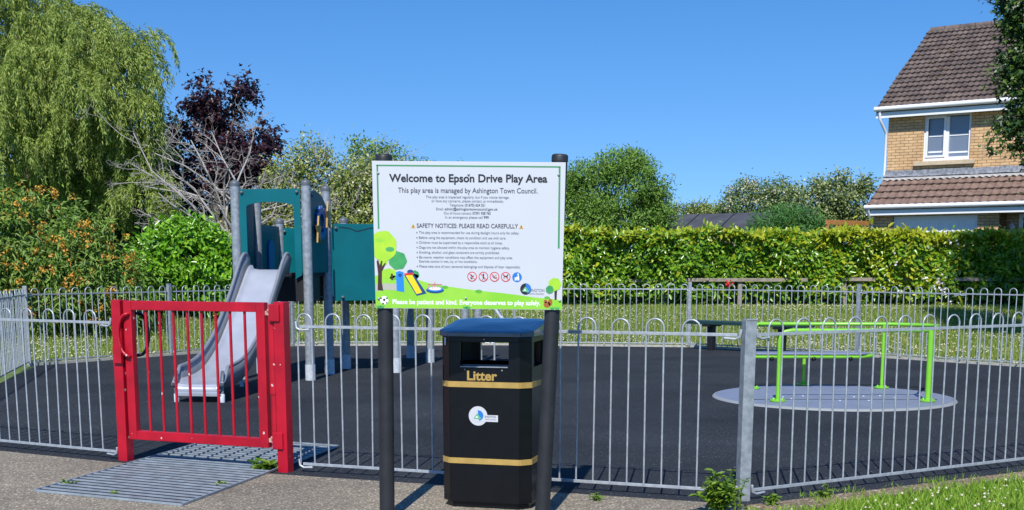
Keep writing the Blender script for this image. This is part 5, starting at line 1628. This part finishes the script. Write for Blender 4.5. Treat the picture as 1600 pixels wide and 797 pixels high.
# pale shrub masses behind the tower
ps = thing('elder_shrub', (-6.0, 32.0, 0.5), 'pale green elder shrub with cream blossom behind the tower', 'shrub')
blobs = [bl(455, 270, 32, 0.55, 0.45), bl(490, 250, 32, 0.45, 0.35), bl(482, 232, 32, 0.16, 0.18), bl(500, 240, 32, 0.2, 0.12), bl(445, 300, 32, 0.7, 0.6), bl(500, 290, 32, 0.8, 0.65), bl(560, 310, 32, 0.9, 0.75), bl(520, 350, 32, 1.0, 0.8), bl(450, 350, 32, 0.9, 0.7), bl(570, 280, 32, 0.7, 0.5), bl(580, 370, 32, 0.9, 0.8), bl(470, 410, 32, 1.0, 0.8), bl(400, 380, 32, 1.0, 0.8), bl(540, 420, 32, 1.2, 0.8)]
foliage('foliage', ps, blobs, 32000, 800, 0.17, 0.10, 0.05, [M['pale_shrub'], M['shrub'], M['cream']], [0.74, 0.20, 0.06], 'kite', shell=(0.45, 1.03), zmin=0.45)
q = MB()
for k in range(14):
    branch_tree(q, (-5.6 + rng.uniform(-0.5, 0.5), 32, 0.4), tuple(at(rng.uniform(420, 600), rng.uniform(270, 360), 31.7)), 0.04, 2, 0.4, rnd=random.Random(k))
q.build('trunk', M['pale_bark'], ps)
dg_ = thing('dense_tree', (-4.0, 34.5, 0.5), 'dense green tree whose top shows over the sign corner', 'tree')
blobs = [bl(575, 245, 34.5, 0.55, 0.4), bl(565, 228, 34.5, 0.3, 0.2), bl(605, 245, 34.5, 0.4, 0.3), bl(600, 228, 34.5, 0.15, 0.15), bl(590, 280, 34.5, 1.0, 0.6), bl(640, 290, 34.5, 1.1, 0.7), bl(560, 330, 34.5, 1.1, 1.0), bl(660, 360, 34.5, 1.2, 1.0), bl(700, 300, 34.5, 1.0, 0.8)]
foliage('crown', dg_, blobs, 14000, 500, 0.16, 0.10, 0.05, [M['round'], M['pale_shrub'], M['shrub']], [0.5, 0.25, 0.25], 'kite', shell=(0.5, 1.04))
q = MB(); branch_tree(q, (-3.9, 34.6, 0.3), (-3.7, 34.5, 3.4), 0.15, 2, 0.45, rnd=random.Random(8)); q.build('trunk', M['bark'], dg_)
# darker thicket low on the left, behind the shrubs
th = thing('dark_thicket', (-9.5, 36.0, 0.5), 'dark green thicket under the willow, behind the flowering shrub', 'shrub')
blobs = [bl(230, 370, 36, 1.3, 1.2), bl(150, 340, 36, 1.6, 1.4), bl(60, 330, 36, 1.8, 1.6), bl(310, 360, 36, 1.3, 1.1), bl(390, 370, 36, 1.3, 1.0), bl(440, 380, 36, 1.2, 1.0), bl(220, 260, 36, 1.1, 1.1), bl(130, 230, 36, 1.5, 1.4), bl(40, 180, 36, 1.6, 2.0)]
foliage('foliage', th, blobs, 46000, 800, 0.28, 0.18, 0.09, [M['shrub'], M['dark_leaf']], [0.5, 0.5], 'kite', shell=(0.1, 1.0))
q = MB(); branch_tree(q, (-9.5, 36, 0.3), (-9.5, 36, 3.0), 0.12, 2, 0.5, rnd=random.Random(2)); q.build('trunk', M['bark'], th)

# round green tree right of the sign
rt_ = thing('round_tree', (3.3, 38.5, 0.5), 'rounded mid green tree with wispy top above the hedge, right of the sign', 'tree')
blobs = [bl(965, 300, 38.5, 1.35, 1.1), bl(965, 262, 38.5, 0.8, 0.5), bl(925, 290, 38.5, 0.7, 0.6), bl(1010, 285, 38.5, 0.6, 0.65), bl(960, 245, 38.5, 0.25, 0.22), bl(985, 248, 38.5, 0.3, 0.2), bl(1012, 258, 38.5, 0.22, 0.25), bl(900, 310, 38.5, 0.8, 0.7), bl(1022, 325, 38.5, 0.55, 0.6), bl(960, 345, 38.5, 1.5, 0.7), bl(905, 350, 38.5, 1.1, 0.7), bl(888, 300, 38.5, 0.35, 0.5), bl(1035, 345, 38.5, 0.4, 0.4)]
foliage('crown', rt_, blobs, 36000, 620, 0.15, 0.11, 0.042, [M['round'], M['shrub']], [0.85, 0.15], 'kite', shell=(0.5, 1.14), droop=-0.4)
q = MB()
for k, tip in enumerate(((3.2, 38.5, 3.2), (2.6, 38.5, 2.9), (4.0, 38.4, 3.0), (3.4, 38.3, 3.4))): branch_tree(q, (3.3, 38.6, 0.3), tip, 0.13 if k == 0 else 0.07, 2, 0.35, rnd=random.Random(k + 30), up=0.4)
q.build('trunk', M['bark'], rt_)

# hawthorn with white blossom, and the row of bushes beyond the shed
hw_ = thing('hawthorn', (9.1, 45, 0.5), 'hawthorn with white blossom clusters rising behind the shed roof', 'tree')
blobs = [bl(1160, 300, 45, 0.45, 0.4), bl(1172, 288, 45, 0.25, 0.2), bl(1190, 300, 45, 0.5, 0.35), bl(1215, 295, 45, 0.55, 0.35), bl(1225, 305, 45, 0.5, 0.4), bl(1150, 318, 45, 0.5, 0.4), bl(1195, 322, 45, 0.9, 0.5), bl(1230, 335, 45, 0.9, 0.6), bl(1160, 345, 45, 0.7, 0.5)]
foliage('crown', hw_, blobs, 9000, 330, 0.13, 0.10, 0.055, [M['shrub'], M['olive']], [0.55, 0.45], 'kite', shell=(0.5, 1.05))
pos, out, k = crown_points(blobs[:7], 1500, 75, 0.085, (0.9, 1.08))
leaves('blossom', pos, rand_dirs(len(pos)), out + rand_dirs(len(pos)) * 0.5, 0.07, 0.065, M['cream'], None, hw_)
q = MB(); branch_tree(q, (8.3, 45, 0.3), (8.4, 45, 3.2), 0.13, 2, 0.45, rnd=random.Random(41)); q.build('trunk', M['bark'], hw_)
lb = thing('low_bush', (6.7, 46, 0.5), 'low pale green bush line showing behind the shed roof ridge', 'bush')
blobs = [bl(1065, 332, 46, 0.5, 0.3), bl(1095, 328, 46, 0.55, 0.25), bl(1125, 330, 46, 0.5, 0.25), bl(1050, 340, 46, 0.5, 0.4), bl(1085, 322, 46, 0.15, 0.12), bl(1110, 340, 46, 1.0, 0.35)]
foliage('foliage', lb, blobs, 5000, 200, 0.12, 0.10, 0.05, [M['pale_shrub'], M['shrub']], [0.6, 0.4], 'kite', shell=(0.4, 1.05))
q = MB(); branch_tree(q, (6.3, 46, 0.3), (6.7, 46, 2.3), 0.05, 1, 0.5, rnd=random.Random(42)); q.build('trunk', M['bark'], lb)
for (px, py, rx, rz_, lab, tall, sd_) in ((1262, 325, 0.75, 0.75, 'grey green bush right of the blossoming hawthorn, behind the conifer bush', 'bush', 1), (1302, 312, 0.55, 0.75, 'grey green leafy sapling behind the timber screen, left one of the pair', 'tree', 2), (1340, 318, 0.6, 0.65, 'grey green leafy sapling touching the eaves of the house', 'tree', 3)):
    p = at(px, py, 40.0)
    t = thing('garden_tree', (p.x, 40, 0.5), lab, tall)
    blobs = [(p.x, 40, p.z, rx, rx, rz_), (p.x + 0.2, 40, p.z + rz_ * 0.8, rx * 0.35, rx * 0.4, rz_ * 0.35), (p.x - 0.3, 40, p.z + rz_ * 0.6, rx * 0.35, rx * 0.4, rz_ * 0.3), (p.x, 40, p.z - 0.7, rx * 1.15, rx, 0.6)]
    foliage('crown', t, blobs, 4200, 150, 0.14, 0.11, 0.06, [M['olive'], M['shrub'], M['cream']], [0.7, 0.25, 0.05], 'kite', shell=(0.35, 1.1), droop=0.0)
    q = MB(); branch_tree(q, (p.x, 40, 0.3), (p.x, 40, p.z), 0.06, 1, 0.4, rnd=random.Random(sd_)); q.build('trunk', M['bark'], t)
cf = thing('conifer_bush', (8.1, 34.8, 0.5), 'fresh green feathery conifer bush covering the right end of the shed roof', 'bush')
blobs = [bl(1195, 352, 34.8, 0.45, 0.3), bl(1225, 345, 34.8, 0.5, 0.32), bl(1245, 340, 34.8, 0.4, 0.25), bl(1265, 355, 34.8, 0.5, 0.2), bl(1285, 357, 34.8, 0.35, 0.12), bl(1215, 372, 34.8, 0.8, 0.4), bl(1255, 372, 34.8, 0.8, 0.3)]
foliage('foliage', cf, blobs, 9000, 320, 0.11, 0.14, 0.022, M['conifer'], None, 'kite', shell=(0.4, 1.06), droop=-0.1)
q = MB(); branch_tree(q, (8.1, 34.8, 0.3), (8.0, 34.8, 2.4), 0.06, 2, 0.6, rnd=random.Random(6)); q.build('trunk', M['bark'], cf)

# big dark tree at the right edge (trunk outside the frame); it shades the end of the hedge
dt = thing('dark_maple', (12.9, 22.0, 0.0), 'dark green maple leaning into the right edge of the picture', 'tree')
q = MB(); rd = random.Random(77)
branch_tree(q, (12.9, 22.2, -0.05), (12.6, 22.0, 5.5), 0.24, 2, 0.4, rnd=rd)
for tip in ((9.4, 21.8, 4.6), (9.3, 22, 5.6), (10.4, 21.7, 7.0), (11.4, 22, 8.2), (13.6, 22, 8.4), (9.7, 22, 3.9)):
    branch_tree(q, (12.7, 22.1, 3.2), tip, 0.09, 2, 0.22, rnd=rd)
q.build('trunk', M['bark'], dt)
blobs = [bl(1598, 30, 22, 0.24, 0.35), bl(1605, 80, 22, 0.4, 0.4), bl(1595, 130, 22, 0.28, 0.35), bl(1582, 180, 22, 0.25, 0.3), bl(1598, 190, 22, 0.4, 0.4), bl(1610, 225, 22, 0.35, 0.2), bl(1560, 228, 22, 0.14, 0.05), bl(1600, 235, 22, 0.16, 0.07), bl(1608, 0, 22, 0.5, 0.6), bl(1572, 132, 22, 0.18, 0.18), bl(1582, 60, 22, 0.12, 0.12), bl(1570, 2, 22, 0.1, 0.1), bl(1572, 86, 22, 0.1, 0.07), bl(1650, 120, 22, 0.6, 1.4, 0.8), bl(1650, 230, 22, 0.5, 0.5)]
foliage('crown', dt, blobs, 12000, 240, 0.12, 0.105, 0.09, [M['dark_leaf'], M['fresh_leaf']], [0.85, 0.15], 'lobed', shell=(0.3, 1.05), droop=0.4)
blobs = [(11.6, 22.0, 6.3, 1.7, 1.5, 2.2), (13.2, 22.2, 6.8, 1.8, 1.8, 2.6), (11.4, 22.0, 8.3, 1.4, 1.5, 1.2), (14.8, 22.2, 6.0, 1.6, 1.8, 2.2), (10.5, 22, 7.6, 0.8, 0.9, 0.9), (10.9, 22, 9.5, 1.4, 1.6, 1.2), (12.4, 22, 10.2, 1.9, 1.8, 1.3), (10.0, 22.6, 8.4, 0.8, 1.0, 0.8), (12.0, 23.2, 8.4, 1.8, 1.4, 1.6)]
foliage('crown', dt, blobs, 42000, 1200, 0.16, 0.12, 0.10, [M['dark_leaf'], M['fresh_leaf']], [0.84, 0.16], 'lobed', shell=(0.45, 1.05), droop=0.4)

# ------------------------------------------------------------------ grass
def inside(poly, x, y):
    c_ = np.zeros(len(x), dtype=bool); n_ = len(poly); j = n_ - 1
    for i in range(n_):
        xi, yi = poly[i][0], poly[i][1]; xj, yj = poly[j][0], poly[j][1]
        cond = ((yi > y) != (yj > y)) & (x < (xj - xi) * (y - yi) / (yj - yi + 1e-12) + xi)
        c_ ^= cond; j = i
    return c_
area = [(p.x, p.y) for p in front + back_edge]
terr = np.vectorize(terrain)
def grass(name, x, y, hgt, wid, m, label):
    n = len(x)
    pos = np.stack([x, y, terr(x, y) - 0.012], 1)
    axis = rng.normal(size=(n, 3)) * 0.33 + np.array([0, 0, 1.0])
    az = rng.uniform(0, 2 * PI, n)
    nrm = np.stack([np.cos(az), np.sin(az), np.zeros(n)], 1)
    return tag(leaves(name, pos, axis, nrm, hgt * rng.uniform(0.5, 1.3, n), wid, m, None, None, kind='blade', curl=0.3), label, 'grass', kind='stuff')
# near lawn
lawn_poly = [(1.40, 7.18), (1.75, 7.26), (2.35, 7.70), (3.2, 8.20), (5.6, 9.55), (5.6, 6.4), (1.25, 6.4)]
x = rng.uniform(1.2, 5.6, 75000); y = rng.uniform(6.4, 9.6, 75000)
k = inside(lawn_poly, x, y)
tuft = np.sin(x * 23 + np.sin(y * 17) * 2) + np.sin(y * 29 + x * 11) + rng.normal(0, 0.7, len(x))
k &= tuft > -0.9
grass('near_grass', x[k], y[k], 0.058 * (1 + 0.18 * np.clip(tuft[k], -1, 2)), 0.007, M['blade'], 'short green grass with clover at the lower right corner')
soil_poly = [(1.46, 7.30), (1.75, 7.28), (2.3, 7.72), (3.2, 8.22), (4.9, 9.2), (4.98, 9.56), (1.5, 7.55)]
x = rng.uniform(1.4, 5.0, 30000); y = rng.uniform(7.2, 9.6, 30000)
k = inside(soil_poly, x, y) & (np.sin(x * 7) + np.sin(x * 17 + y * 5) + rng.normal(0, 0.8, len(x)) > 0.9)
grass('verge_grass', x[k], y[k], 0.05, 0.005, M['blade'], 'thin tufts of grass on bare soil along the near fence')
# far lawn
x = rng.uniform(-11.5, 11.5, 210000); y = 17.5 + (29.3 - 17.5) * rng.uniform(0, 1, 210000)
vis = np.abs(x / y) < 0.44
k = vis & ~inside([(p.x, p.y) for p in front + [Vector((8.35, 16.9, 0)), Vector((6.8, 18.8, 0)), Vector((5.7, 20.2, 0)), Vector((3.26, 22.45, 0)), Vector((-0.4, 23.05, 0)), Vector((-4.05, 22.8, 0)), Vector((-7.2, 18.2, 0))]], x, y)
grass('far_grass', x[k], y[k], 0.085, 0.011, M['blade_far'], 'sunlit lawn beyond the far fence')
# clover heads
def clover(name, x, y, r, h, label):
    n = len(x)
    c_ = np.stack([x, y, terr(x, y) + h * rng.uniform(0.6, 1.2, n)], 1)
    octv = np.array([(1, 0, 0), (-1, 0, 0), (0, 1, 0), (0, -1, 0), (0, 0, 0.85), (0, 0, -0.7)])
    rr = r * rng.uniform(0.6, 1.2, n)
    v = (c_[:, None, :] + octv[None] * rr[:, None, None]).reshape(-1, 3)
    tri = np.array([(0, 2, 4), (2, 1, 4), (1, 3, 4), (3, 0, 4), (2, 0, 5), (1, 2, 5), (3, 1, 5), (0, 3, 5)])
    f = (np.arange(n)[:, None, None] * 6 + tri[None]).reshape(-1, 3)
    return tag(raw_mesh(name, v, f, M['clover'], None, None, True), label, 'flowers', kind='stuff')
x = rng.uniform(1.3, 5.0, 480); y = rng.uniform(6.6, 9.3, 480); k = inside([(1.6, 7.1), (2.4, 7.62), (3.2, 8.1), (5.4, 9.3), (5.6, 6.4), (1.5, 6.4)], x, y)
clover('near_clover', x[k], y[k], 0.0125, 0.05, 'white clover heads in the near grass')
x = rng.uniform(-10.5, 10.5, 11000); y = 17.8 + 11 * rng.uniform(0, 1, 11000)
dens = np.sin(x * 1.3) + np.sin(y * 1.9 + x * 0.7) + rng.normal(0, 1.0, len(x))
k = (np.abs(x / y) < 0.43) & (dens > -0.4) & ~inside([(p.x, p.y) for p in front + back_edge], x, y) & (np.hypot(x - 20, y) > 0)
clover('far_clover', x[k], y[k], 0.020, 0.06, 'pale clover flowers speckling the far lawn')

# ------------------------------------------------------------------ weeds
def weed(name, base, h, spread, stems, per, ll, lw, label, seed):
    rr = random.Random(seed); base = Vector(base)
    t = thing(name, base, label, 'weed')
    q = MB(); pos = []; ax = []
    for s in range(stems):
        a_ = rr.uniform(0, 2 * PI); sp_ = rr.uniform(0.1, 1) * spread
        hh = h * rr.uniform(0.45, 1.0) * (1 - 0.35 * sp_ / spread)
        tip = base + Vector((math.cos(a_) * sp_, math.sin(a_) * sp_ * 0.7, hh))
        mid = base.lerp(tip, 0.5) + Vector((0, 0, hh * 0.12))
        q.tube([base + Vector((math.cos(a_) * 0.02, math.sin(a_) * 0.02, -0.01)), mid, tip], [0.004, 0.003, 0.0015], 5)
        for k in range(per):
            u = rr.uniform(0.15, 1.0)
            p = (base.lerp(mid, u * 2) if u < 0.5 else mid.lerp(tip, u * 2 - 1))
            d_ = rr.uniform(0, 2 * PI)
            pos.append(tuple(p)); ax.append((math.cos(d_), math.sin(d_), rr.uniform(-0.2, 0.7)))
    q.build('stems', M['weed'], t)
    pos = np.array(pos); ax = np.array(ax); n = len(pos)
    leaves('leaves', pos, ax, rand_dirs(n) * 0.4 + np.array([0, -0.3, 1.0]), ll * rng.uniform(0.6, 1.3, n), lw * rng.uniform(0.8, 1.2, n), M['weed'], None, t, kind='oval')
    return t
weed('tall_weed', ground_point(1124, 803), 0.30, 0.135, 34, 17, 0.050, 0.020, 'bushy green weed at the foot of the near fence post', 1)
weed('tall_weed', ground_point(1150, 800), 0.40, 0.06, 6, 15, 0.035, 0.013, 'thin upright weed stem against the near fence post', 5)
weed('leafy_weed', ground_point(412, 735), 0.075, 0.11, 9, 5, 0.085, 0.045, 'broad leaved weed between grate and right gate post', 2)
weed('small_weed', ground_point(345, 759), 0.035, 0.06, 6, 4, 0.03, 0.016, 'tiny weed sprouting near the right edge of the grate', 3)
weed('small_weed', ground_point(105, 757), 0.035, 0.09, 8, 4, 0.03, 0.014, 'tiny weed sprouting along the left edge of the grate', 4)
weed('small_weed', ground_point(178, 774), 0.03, 0.03, 5, 4, 0.028, 0.014, 'tiny weed sprouting by the near edge of the grate', 6)
weed('small_weed', ground_point(935, 783), 0.06, 0.07, 9, 5, 0.03, 0.012, 'small weed under the fence rail right of the litter bin', 7)
weed('small_weed', ground_point(1290, 778), 0.09, 0.07, 9, 6, 0.04, 0.014, 'small weed on the soil right of the near fence post', 8)
weed('small_weed', ground_point(1205, 790), 0.10, 0.08, 9, 6, 0.04, 0.014, 'small weed on the soil close to the near fence post', 9)
for o in bpy.data.objects:
    if '_world' in o: del o['_world']
print('objects', len(bpy.data.objects))
